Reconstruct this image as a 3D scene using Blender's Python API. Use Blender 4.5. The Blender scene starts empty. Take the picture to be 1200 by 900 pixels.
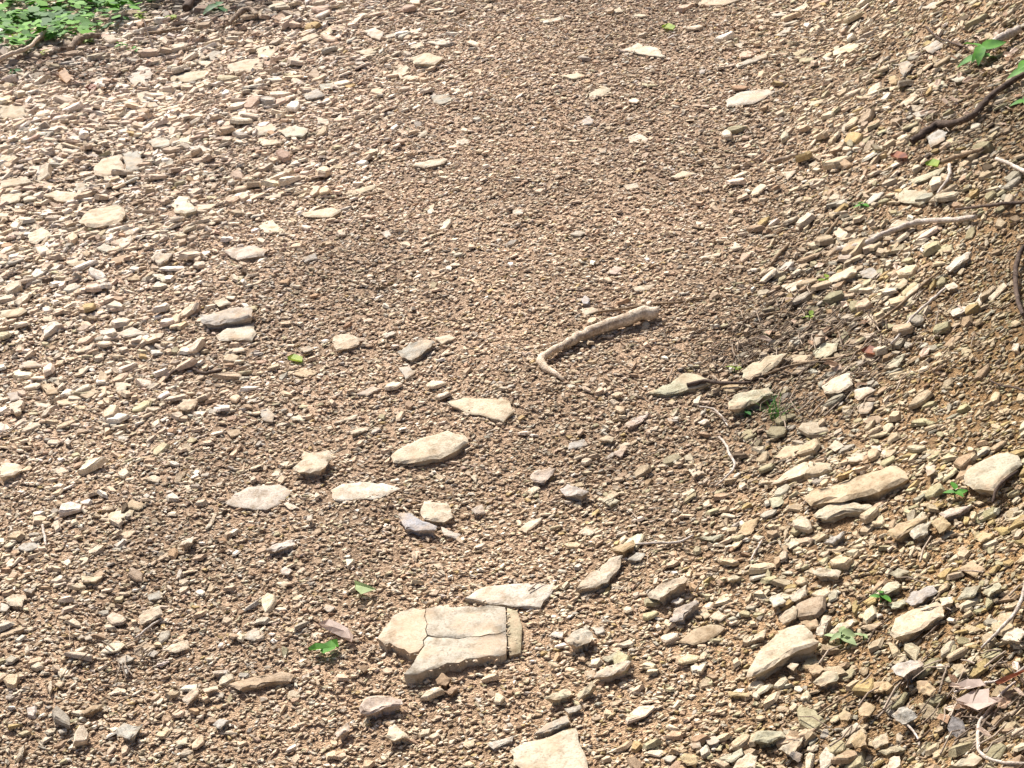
import bpy, math
import numpy as np
from mathutils import Vector, Matrix

rng = np.random.default_rng(7)
scn = bpy.context.scene
COL = scn.collection

# ------------------------------------------------------------------ camera, world, sun
CAM_H, PITCH, F = 1.6, math.radians(30.0), 1805.0        # F = focal length in pixels of the 1200x900 photograph
cam_d = bpy.data.cameras.new('camera')
cam = bpy.data.objects.new('camera', cam_d)
COL.objects.link(cam)
cam.location = (0, 0, CAM_H)
cam.rotation_euler = (math.pi / 2 - PITCH, 0, 0)
cam_d.sensor_width = 36.0
cam_d.lens = 36.0 * F / 1200.0
cam_d.clip_start = 0.05
cam_d.clip_end = 500
scn.camera = cam

SUN_EL, SUN_AZ = math.radians(44), math.radians(-30)       # azimuth from +y (ahead) towards +x
w = bpy.data.worlds.new('World')
scn.world = w
w.use_nodes = True
nt = w.node_tree
bg = nt.nodes['Background']
sky = nt.nodes.new('ShaderNodeTexSky')
sky.sky_type = 'NISHITA'
sky.sun_disc = False
sky.sun_elevation = SUN_EL
sky.sun_rotation = SUN_AZ
sky.air_density = 0.6
sky.dust_density = 4.0
nt.links.new(sky.outputs[0], bg.inputs[0])
bg.inputs[1].default_value = 0.085
sd = bpy.data.lights.new('sun', 'SUN')
sun = bpy.data.objects.new('sun', sd)
COL.objects.link(sun)
sd.energy = 4.6
sd.angle = math.radians(0.6)
sd.color = (1.0, 0.95, 0.885)
to_sun = Vector((math.sin(SUN_AZ) * math.cos(SUN_EL), math.cos(SUN_AZ) * math.cos(SUN_EL), math.sin(SUN_EL)))
sun.rotation_euler = to_sun.to_track_quat('Z', 'Y').to_euler()
scn.view_settings.view_transform = 'Standard'
scn.view_settings.look = 'None'
scn.view_settings.exposure = 0.88
scn.view_settings.gamma = 1.0

# ------------------------------------------------------------------ noise and terrain
def _h(ix, iy, s):
    n = (ix.astype(np.int64) * 374761393 + iy.astype(np.int64) * 668265263 + s * 1274126177) & 0x7fffffff
    n = ((n ^ (n >> 13)) * 1103515245 + 12345) & 0x7fffffff
    n = (n ^ (n >> 16)) & 0xffff
    return n / 65535.0

def vnoise(x, y, s=0):
    x = np.asarray(x, float); y = np.asarray(y, float)
    ix = np.floor(x); iy = np.floor(y)
    fx = x - ix; fy = y - iy
    fx = fx * fx * (3 - 2 * fx); fy = fy * fy * (3 - 2 * fy)
    ix = ix.astype(np.int64); iy = iy.astype(np.int64)
    a = _h(ix, iy, s); b = _h(ix + 1, iy, s); c = _h(ix, iy + 1, s); d = _h(ix + 1, iy + 1, s)
    return (a + (b - a) * fx) * (1 - fy) + (c + (d - c) * fx) * fy

def foot(y):
    return 0.40 + (y - 1.66) * 0.20

def hbase(x, y):
    x = np.asarray(x, float); y = np.asarray(y, float)
    yy = np.clip(y, -1, 9)
    d = (x - foot(yy)) / 0.16
    sp = np.where(d > 30, d, np.log1p(np.exp(np.minimum(d, 30)))) * 0.16
    bank = 0.60 * sp
    bank = np.where(bank > 1.6, 1.6 + 0.2 * np.tanh(bank - 1.6), bank)
    z = 0.15 * np.clip(x, -4, 6) + bank
    z = z + 0.030 * (vnoise(x * 1.3 + 9, y * 1.1 + 4, 1) - .5) * np.clip(1.5 - np.abs(x) / 8, 0, 1)
    z = z + 0.042 * (vnoise(x * 3.3, y * 2.9, 2) - .5)
    bk = np.clip((x - foot(yy)) / 0.5, 0, 1)
    z = z + (0.012 + 0.05 * bk) * (vnoise(x * 8, y * 8, 3) - .5)
    return z

def hfine(x, y):
    return hbase(x, y) + 0.006 * (vnoise(x * 26, y * 26, 4) - .5) + 0.003 * (vnoise(x * 60, y * 60, 5) - .5)

CP, SP = math.cos(PITCH), math.sin(PITCH)
def ray(px, py):
    u = (px - 600.0) / F; v = (450.0 - py) / F
    return np.array([u, CP + v * SP, -SP + v * CP])

def project(x, y, z):
    dz = z - CAM_H
    dep = y * CP - dz * SP
    up = y * SP + dz * CP
    return 600 + F * x / dep, 450 - F * up / dep, dep

def at(px, py, lift=0.0):
    """the point of the ground (raised by lift) seen at a pixel of the photograph"""
    d = ray(px, py)
    ts = np.linspace(0.8, 12, 600)
    P = d[None, :] * ts[:, None]
    z = P[:, 2] + CAM_H - hbase(P[:, 0], P[:, 1]) - lift
    k = np.argmax(z < 0) if (z < 0).any() else len(ts) - 1
    lo, hi = ts[max(k - 1, 0)], ts[k]
    for _ in range(24):
        m = .5 * (lo + hi); p = d * m
        if p[2] + CAM_H - float(hbase(p[0], p[1])) - lift > 0: lo = m
        else: hi = m
    p = d * hi
    return Vector((p[0], p[1], p[2] + CAM_H))

def normal(x, y, e=0.06):
    dx = float(hbase(x + e, y) - hbase(x - e, y)) / (2 * e)
    dy = float(hbase(x, y + e) - hbase(x, y - e)) / (2 * e)
    return Vector((-dx, -dy, 1)).normalized()

def field(rows):
    A = np.array(rows, float)
    def f(px, py):
        gx = np.clip(np.asarray(px) / 200.0, 0, 5.999); gy = np.clip(np.asarray(py) / 150.0, 0, 5.999)
        ix = gx.astype(int); iy = gy.astype(int); fx = gx - ix; fy = gy - iy
        return (A[iy, ix] * (1 - fx) + A[iy, ix + 1] * fx) * (1 - fy) + (A[iy + 1, ix] * (1 - fx) + A[iy + 1, ix + 1] * fx) * fy
    return f
# how coarse the rubble lies, how pale it is (bank shade painted in on the right), how ochre the soil is
coarse = field([[.9, .95, .55, .2, .12, .45, .6], [1, .95, .45, .12, .08, .7, .45], [.9, .65, .2, .08, .06, .85, .4],
                [.55, .45, .2, .08, .25, .9, .15], [.6, .4, .15, .1, .4, .95, .95], [.5, .5, .12, .15, .4, .95, 1], [.4, .35, .15, .25, .5, 1, 1]])
pale = field([[.85, .98, .75, .42, .36, .35, .25], [1, .98, .6, .36, .32, .35, .22], [.95, .8, .45, .34, .32, .35, .2],
              [.75, .65, .42, .4, .28, .35, .12], [.62, .55, .42, .38, .22, .4, .3], [.58, .52, .40, .38, .22, .4, .35], [.5, .48, .42, .38, .28, .4, .35]])
ochre = field([[.05, .05, .05, .12, .15, .4, .6], [.05, .05, .05, .12, .15, .4, .7], [.1, .1, .15, .2, .2, .5, .8],
               [.15, .15, .2, .25, .3, .6, 1], [.25, .25, .25, .3, .4, .7, .9], [.3, .3, .3, .35, .5, .8, .9], [.35, .35, .35, .4, .55, .8, .8]])
# damp or humus-rich patches of the ground itself
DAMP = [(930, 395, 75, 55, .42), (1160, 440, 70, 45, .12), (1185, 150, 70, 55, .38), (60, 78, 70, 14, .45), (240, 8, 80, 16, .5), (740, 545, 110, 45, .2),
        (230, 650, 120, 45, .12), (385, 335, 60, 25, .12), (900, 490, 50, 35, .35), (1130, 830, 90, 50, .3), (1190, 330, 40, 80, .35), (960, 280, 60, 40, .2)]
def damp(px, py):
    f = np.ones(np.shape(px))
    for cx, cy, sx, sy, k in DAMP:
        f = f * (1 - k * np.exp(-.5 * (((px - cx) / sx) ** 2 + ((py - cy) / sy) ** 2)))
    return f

# ------------------------------------------------------------------ materials
def new_mat(name, rough=0.9, spec=0.25):
    m = bpy.data.materials.new(name); m.use_nodes = True
    n = m.node_tree.nodes; b = n['Principled BSDF']
    b.inputs['Roughness'].default_value = rough
    b.inputs['Specular IOR Level'].default_value = spec
    return m, m.node_tree, b

def nd(t, kind, **kw):
    n = t.nodes.new(kind)
    for k, v in kw.items():
        if k.startswith('i_'): n.inputs[k[2:].replace('_', ' ')].default_value = v
        else: setattr(n, k, v)
    return n

def mixc(t, a, b, fac, mode='MIX'):
    m = t.nodes.new('ShaderNodeMix'); m.data_type = 'RGBA'; m.blend_type = mode
    def put(s, v):
        if hasattr(v, 'is_linked') or hasattr(v, 'links'): t.links.new(v, s)
        else: s.default_value = v
    put(m.inputs[0], fac); put(m.inputs[6], a); put(m.inputs[7], b)
    return m.outputs[2]

def ramp(t, src, stops):
    r = t.nodes.new('ShaderNodeValToRGB')
    el = r.color_ramp.elements
    while len(el) < len(stops): el.new(0.5)
    for e, (p, c) in zip(el, stops):
        e.position = p; e.color = c if len(c) == 4 else (*c, 1)
    t.links.new(src, r.inputs[0])
    return r.outputs[0]

def stone_material():
    m, t, b = new_mat('weathered_stone', 0.92, 0.2)
    oi = nd(t, 'ShaderNodeObjectInfo'); geo = nd(t, 'ShaderNodeNewGeometry')
    n1 = nd(t, 'ShaderNodeTexNoise', i_Scale=38.0, i_Detail=6.0, i_Roughness=.65)
    n2 = nd(t, 'ShaderNodeTexNoise', i_Scale=260.0, i_Detail=4.0, i_Roughness=.7)
    n3 = nd(t, 'ShaderNodeTexNoise', i_Scale=15.0, i_Detail=5.0, i_Roughness=.7)
    vo = nd(t, 'ShaderNodeTexVoronoi', i_Scale=420.0)
    for n in (n1, n2, n3, vo): t.links.new(geo.outputs['Position'], n.inputs['Vector'])
    c = mixc(t, oi.outputs['Color'], ramp(t, n1.outputs[0], [(.34, (.60, .54, .47)), (.52, (.97, .96, .95)), (.72, (1.1, 1.1, 1.08))]), 1.0, 'MULTIPLY')
    c = mixc(t, c, ramp(t, n2.outputs[0], [(.36, (.62, .58, .52)), (.5, (1, 1, 1)), (.7, (1.08, 1.06, 1.04))]), .8, 'MULTIPLY')
    c = mixc(t, c, (.46, .345, .235, 1), ramp(t, n3.outputs[0], [(.47, (0, 0, 0)), (.62, (.62, .62, .62))]))
    t.links.new(c, b.inputs['Base Color'])
    mix = nd(t, 'ShaderNodeMath', operation='MULTIPLY_ADD'); mix.inputs[1].default_value = .5
    t.links.new(n2.outputs[0], mix.inputs[0]); t.links.new(n1.outputs[0], mix.inputs[2])
    bp = nd(t, 'ShaderNodeBump', i_Strength=.7, i_Distance=.004)
    t.links.new(mix.outputs[0], bp.inputs['Height']); t.links.new(bp.outputs[0], b.inputs['Normal'])
    return m

def attr_material(name, bump_scale, amount):
    m, t, b = new_mat(name, 0.95, 0.15)
    a = nd(t, 'ShaderNodeAttribute', attribute_name='tint'); geo = nd(t, 'ShaderNodeNewGeometry')
    n1 = nd(t, 'ShaderNodeTexNoise', i_Scale=bump_scale, i_Detail=4.0, i_Roughness=.7)
    n2 = nd(t, 'ShaderNodeTexNoise', i_Scale=bump_scale * .22, i_Detail=4.0, i_Roughness=.6)
    for n in (n1, n2): t.links.new(geo.outputs['Position'], n.inputs['Vector'])
    c = mixc(t, a.outputs['Color'], ramp(t, n1.outputs[0], [(.32, (.55, .52, .48)), (.52, (1, 1, 1)), (.7, (1.15, 1.13, 1.1))]), 1.0, 'MULTIPLY')
    c = mixc(t, c, ramp(t, n2.outputs[0], [(.35, (.78, .74, .7)), (.6, (1.05, 1.05, 1.05))]), 1.0, 'MULTIPLY')
    t.links.new(c, b.inputs['Base Color'])
    bp = nd(t, 'ShaderNodeBump', i_Strength=.8, i_Distance=amount)
    t.links.new(n1.outputs[0], bp.inputs['Height']); t.links.new(bp.outputs[0], b.inputs['Normal'])
    return m

def wood_material(name, c1, c2, scale=60):
    m, t, b = new_mat(name, 0.88, 0.2)
    geo = nd(t, 'ShaderNodeTexCoord')
    n1 = nd(t, 'ShaderNodeTexNoise', i_Scale=scale, i_Detail=6.0, i_Roughness=.7)
    n2 = nd(t, 'ShaderNodeTexNoise', i_Scale=scale * 5, i_Detail=4.0, i_Roughness=.7)
    for n in (n1, n2): t.links.new(geo.outputs['Object'], n.inputs['Vector'])
    c = ramp(t, n1.outputs[0], [(.38, c2), (.6, c1)])
    c = mixc(t, c, ramp(t, n2.outputs[0], [(.35, (.6, .56, .5)), (.6, (1.05, 1.05, 1.05))]), 1.0, 'MULTIPLY')
    t.links.new(c, b.inputs['Base Color'])
    bp = nd(t, 'ShaderNodeBump', i_Strength=.8, i_Distance=.003)
    t.links.new(n2.outputs[0], bp.inputs['Height']); t.links.new(bp.outputs[0], b.inputs['Normal'])
    return m

def leaf_material(name, base, dark):
    m, t, b = new_mat(name, 0.62, 0.3)
    geo = nd(t, 'ShaderNodeNewGeometry')
    n1 = nd(t, 'ShaderNodeTexNoise', i_Scale=45.0, i_Detail=4.0)
    t.links.new(geo.outputs['Position'], n1.inputs['Vector'])
    oi = nd(t, 'ShaderNodeObjectInfo')
    c = ramp(t, n1.outputs[0], [(.35, dark), (.65, base)])
    t.links.new(c, b.inputs['Base Color'])
    tr = nd(t, 'ShaderNodeBsdfTranslucent'); t.links.new(c, tr.inputs[0])
    mx = nd(t, 'ShaderNodeMixShader'); mx.inputs[0].default_value = .35
    out = t.nodes['Material Output']
    t.links.new(b.outputs[0], mx.inputs[1]); t.links.new(tr.outputs[0], mx.inputs[2]); t.links.new(mx.outputs[0], out.inputs[0])
    return m

M_STONE = stone_material()
def soil_material():
    m = attr_material('gritty_soil', 330.0, .004); t = m.node_tree; b = t.nodes['Principled BSDF']
    geo = nd(t, 'ShaderNodeNewGeometry')
    sc = nd(t, 'ShaderNodeMapping'); sc.inputs['Scale'].default_value = (1.0, 1.8, 1.8)
    t.links.new(geo.outputs['Position'], sc.inputs['Vector'])
    v = nd(t, 'ShaderNodeTexVoronoi', i_Scale=150.0); v2 = nd(t, 'ShaderNodeTexVoronoi', i_Scale=260.0)
    for q in (v, v2): t.links.new(sc.outputs[0], q.inputs['Vector'])
    bw = nd(t, 'ShaderNodeSeparateColor'); t.links.new(v.outputs['Color'], bw.inputs[0])
    old = b.inputs['Base Color'].links[0].from_socket
    c = mixc(t, old, ramp(t, bw.outputs[0], [(.0, (.62, .58, .54)), (.5, (1, 1, 1)), (.9, (1.35, 1.36, 1.38))]), .9, 'MULTIPLY')
    t.links.new(c, b.inputs['Base Color'])
    ob = b.inputs['Normal'].links[0].from_socket
    h = nd(t, 'ShaderNodeMath', operation='ADD'); t.links.new(v.outputs['Distance'], h.inputs[0]); t.links.new(v2.outputs['Distance'], h.inputs[1])
    inv = nd(t, 'ShaderNodeMath', operation='MULTIPLY'); inv.inputs[1].default_value = -1; t.links.new(h.outputs[0], inv.inputs[0])
    bp = nd(t, 'ShaderNodeBump', i_Strength=1.0, i_Distance=.004); t.links.new(inv.outputs[0], bp.inputs['Height']); t.links.new(ob, bp.inputs['Normal'])
    t.links.new(bp.outputs[0], b.inputs['Normal'])
    return m
M_SOIL = soil_material()
M_GRAVEL = attr_material('shale_gravel', 420.0, .0015)
M_BARE = wood_material('bare_wood', (.74, .64, .52), (.52, .41, .30))
M_BARK = wood_material('grey_brown_bark', (.42, .34, .26), (.17, .12, .09))
M_STICK = wood_material('weathered_thin_bark', (.70, .61, .49), (.34, .26, .19), 38)
M_DARK = wood_material('dark_bark', (.13, .095, .075), (.05, .035, .03))
M_ROOT = wood_material('dusty_root', (.36, .27, .18), (.16, .11, .07))
M_PALE = wood_material('bleached_wood', (.62, .56, .50), (.38, .32, .27))
M_LEAF = leaf_material('bright_green_leaf', (.13, .34, .045), (.06, .19, .03))
M_LEAF2 = leaf_material('dark_green_leaf', (.06, .19, .05), (.02, .08, .02))
M_LEAF3 = leaf_material('yellow_green_leaf', (.33, .42, .06), (.18, .28, .04))
M_LEAF4 = leaf_material('pale_green_leaf', (.38, .48, .24), (.28, .36, .18))
M_DRY = leaf_material('dry_brown_leaf', (.42, .27, .15), (.25, .14, .07))
M_RED = leaf_material('red_dead_leaf', (.36, .14, .07), (.16, .06, .04))
M_PINK = leaf_material('papery_pale_leaf', (.60, .49, .42), (.42, .33, .28))

# ------------------------------------------------------------------ mesh helpers
def mesh_np(name, V, faces_k, tint=None, mat=None, smooth=False):
    """faces_k: list of (n x k) index arrays"""
    me = bpy.data.meshes.new(name)
    V = np.ascontiguousarray(V, dtype=np.float32)
    me.vertices.add(len(V)); me.vertices.foreach_set('co', V.ravel())
    loops = np.concatenate([f.ravel() for f in faces_k]).astype(np.int32)
    tot = np.concatenate([np.full(len(f), f.shape[1]) for f in faces_k]).astype(np.int32)
    start = np.concatenate([[0], np.cumsum(tot)[:-1]]).astype(np.int32)
    me.loops.add(len(loops)); me.loops.foreach_set('vertex_index', loops)
    me.polygons.add(len(tot)); me.polygons.foreach_set('loop_start', start); me.polygons.foreach_set('loop_total', tot)
    me.polygons.foreach_set('use_smooth', np.full(len(tot), smooth))
    me.update(calc_edges=True)
    if tint is not None:
        a = me.color_attributes.new('tint', 'FLOAT_COLOR', 'POINT')
        a.data.foreach_set('color', np.column_stack([tint, np.ones(len(tint))]).astype(np.float32).ravel())
    if mat: me.materials.append(mat)
    return me

def link(name, me, parent=None, loc=None):
    o = bpy.data.objects.new(name, me); COL.objects.link(o)
    if parent: o.parent = parent
    if loc is not None: o.location = loc
    return o

def tag(o, label=None, cat=None, group=None, kind=None):
    if label: o['label'] = label
    if cat: o['category'] = cat
    if group: o['group'] = group
    if kind: o['kind'] = kind
    return o

def poly_mesh(name, verts, faces, mat, smooth_faces=0):
    me = bpy.data.meshes.new(name)
    me.from_pydata([tuple(v) for v in verts], [], faces)
    if smooth_faces:
        fl = [i >= len(faces) - smooth_faces for i in range(len(faces))]
        me.polygons.foreach_set('use_smooth', fl)
    me.materials.append(mat); me.update()
    return me

# ------------------------------------------------------------------ ground
SOIL = np.array([.58, .44, .33]); SOIL_O = np.array([.50, .315, .145])
def soil_tint(px, py, x, y):
    o = ochre(px, py)[:, None]
    c = SOIL * (1 - o) + SOIL_O * o
    c = c * (0.62 + 0.5 * vnoise(x * 7, y * 7, 11))[:, None]
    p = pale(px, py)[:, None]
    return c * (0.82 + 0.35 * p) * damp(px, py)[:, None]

def build_ground():
    def axis(a, b, st, far):
        core = np.arange(a, b, st)
        g = st * np.cumprod(np.full(26, 1.29)); g = np.cumsum(g)
        g = g[g < far]
        return np.concatenate([(a - g)[::-1], core, core[-1] + g])
    xs = axis(-3.3, 3.5, .0195, 60); ys = axis(.8, 7.6, .019, 60)
    X, Y = np.meshgrid(xs, ys); x = X.ravel(); y = Y.ravel()
    z = hfine(x, y)
    px, py, dep = project(x, y, z)
    px = np.where(dep < .5, 600, px); py = np.where(dep < .5, 900, py)
    n = len(xs); r = len(ys)
    i = (np.arange(r - 1)[:, None] * n + np.arange(n - 1)[None, :]).ravel()
    F4 = np.column_stack([i, i + 1, i + n + 1, i + n])
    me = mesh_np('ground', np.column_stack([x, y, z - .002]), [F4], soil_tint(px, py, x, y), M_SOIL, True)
    o = link('ground', me); tag(o, 'brown stony dirt track with a loose earth bank rising on its right', kind='structure')
build_ground()

# ------------------------------------------------------------------ loose gravel
PAL = {  # weights are mixed by where the chip lies
    'brown': (.475, .352, .255), 'tan': (.58, .467, .35), 'cream': (.63, .54, .435), 'white': (.72, .66, .58),
    'grey': (.44, .40, .345), 'rust': (.42, .29, .195), 'pink': (.56, .44, .345), 'ochre': (.46, .35, .19), 'olive': (.46, .41, .285), 'dark': (.17, .125, .09)}
PK = list(PAL); PC = np.array([PAL[k] for k in PK])
def chip_colour(px, py, big, moist_shade):
    n = len(px); p = pale(px, py); o = ochre(px, py)
    W = np.zeros((n, len(PK)))
    W[:, 0] = .9 - .75 * p - .3 * big; W[:, 1] = 1.1 - .3 * p; W[:, 2] = .2 + 1.0 * p * (1 - .4 * o) + .5 * big * (1 - .5 * o)
    W[:, 3] = .02 + .45 * p * p + .1 * big; W[:, 4] = .10 + .1 * big; W[:, 5] = .07 * (1 - p) + .02
    W[:, 6] = .12 + .6 * np.maximum(p - .4, 0) + .3 * np.clip(1 - py / 500, 0, 1) * np.clip(1 - o * 2, 0, 1); W[:, 7] = .01 + .5 * o * o; W[:, 8] = .02 + .6 * o * big + .2 * o; W[:, 9] = .05 * (1 - big)
    W[:, 0] *= 1 - .65 * big; W[:, 5] *= 1 - .75 * big; W[:, 6] *= np.clip(1 - 1.3 * o, .1, 1)
    W = np.maximum(W, .005); C = np.cumsum(W, 1); C /= C[:, -1:]
    k = (rng.random(n)[:, None] > C).sum(1)
    c = PC[k] * (0.82 + .34 * rng.random(n))[:, None]
    c = c * moist_shade[:, None] * (1 + (np.array([.98, 1.0, .88]) - 1) * o[:, None])
    return np.clip(c * (1 + .015 * rng.standard_normal((n, 3))), .02, .85)

def scatter(n, accept, ymin=1.15, ymax=7.0, margin=.8):
    out = []
    got = 0
    while got < n:
        y = ymin + (ymax - ymin) * rng.random(n * 2)
        hw = .36 * (y + .5) + margin
        x = (rng.random(n * 2) * 2 - 1) * 3.5
        ok = (np.abs(x) < hw)
        x, y = x[ok], y[ok]
        z = hbase(x, y)
        px, py, dep = project(x, y, z)
        inv = (px > -150) & (px < 1350) & (py > -120) & (py < 1100)
        pr = accept(px, py, dep, x, y) * np.where(inv, 1, .3)
        k = rng.random(len(x)) < pr
        out.append(np.column_stack([x[k], y[k]])); got += k.sum()
    return np.concatenate(out)[:n]

def chips(name, xy, size, flat, ksides, tilt, sink, big, bevel=False, asp0=.42, zover=None):
    """every chip an angular flake: a jittered k-sided outline, tapered sides and a broken top"""
    n = len(xy); x, y = xy[:, 0], xy[:, 1]; z = hfine(x, y) if zover is None else zover
    px, py, dep = project(x, y, z)
    e = .05
    nx = -(hbase(x + e, y) - hbase(x - e, y)) / (2 * e) + tilt * rng.standard_normal(n)
    ny = -(hbase(x, y + e) - hbase(x, y - e)) / (2 * e) + tilt * rng.standard_normal(n) + .07
    N = np.column_stack([nx, ny, np.ones(n)]); N /= np.linalg.norm(N, axis=1)[:, None]
    a = .10 + (.5 if ksides == 4 else .85) * rng.standard_normal(n)
    T = np.column_stack([np.cos(a), np.sin(a), np.zeros(n)])
    T -= N * (T * N).sum(1)[:, None]; T /= np.linalg.norm(T, axis=1)[:, None]
    B = np.cross(N, T)
    asp = asp0 + .42 * rng.random(n) ** 1.3; th = size * flat * (.5 + rng.random(n))
    k = ksides
    ang = (np.arange(k)[None, :] + .75 * (rng.random((n, k)) - .5)) * 2 * math.pi / k
    rad = .5 * size[:, None] * (.68 + .5 * rng.random((n, k)))
    U = np.cos(ang) * rad; W = np.sin(ang) * rad * asp[:, None]
    rings = []
    topz = th[:, None] * (.75 + .5 * rng.random((n, k)))
    slope = (rng.random(n) - .5)[:, None] * th[:, None] * 1.2 * U / (.5 * size[:, None])
    rings.append((1.12, -th[:, None] * .6 * np.ones((1, k))))
    if bevel: rings.append((1.06, topz * .55 + slope * .5))
    rings.append((.86 if not bevel else .9, topz + slope))
    P0 = np.column_stack([x, y, z + th * sink])
    V = []
    for sc_, zz in rings:
        j = 1 + .10 * (rng.random((n, k)) - .5)
        V.append(P0[:, None, :] + (U * sc_ * j)[:, :, None] * T[:, None, :] + (W * sc_ * j)[:, :, None] * B[:, None, :] + zz[:, :, None] * N[:, None, :])
    R = len(rings)
    V = np.concatenate(V, 1).reshape(-1, 3)
    base = (np.arange(n) * (R * k))[:, None]
    quads = []
    for r in range(R - 1):
        for i in range(k):
            j = (i + 1) % k
            quads.append(base + np.array([[r * k + i, r * k + j, (r + 1) * k + j, (r + 1) * k + i]]))
    Q = np.concatenate(quads)
    top = base + (R - 1) * k
    if k == 4:
        Tf = [np.concatenate([top + np.array([[0, 1, 2]]), top + np.array([[0, 2, 3]])])]
    else:
        Tf = [np.concatenate([top + np.array([[0, i, i + 1]]) for i in range(1, k - 1)])]
    moist_shade = damp(px, py) * (1.0 - .27 * ochre(px, py)) * (.98 - .10 * np.clip((400 - py) / 400, 0, 1) * (1 - pale(px, py))) * (.90 + .40 * (.65 * vnoise(x * 2.3, y * 2.3, 31) + .35 * vnoise(x * 7, y * 7, 32)))  # damp and moist patches, plus the bank's shade painted into the chip colour
    c = np.repeat(chip_colour(px, py, np.full(n, big), moist_shade), R * k, 0)
    return mesh_np(name, V, [Q] + Tf, c, M_GRAVEL, False)

STONE_XY = []      # filled below with (x, y, radius): gravel keeps off the traced stones
def clear_of(xy, k=.78):
    keep = np.ones(len(xy), bool)
    for sx, sy, sr in STONE_XY:
        keep &= ((xy[:, 0] - sx) ** 2 + (xy[:, 1] - sy) ** 2) > (sr * k) ** 2
    return xy[keep]

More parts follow.
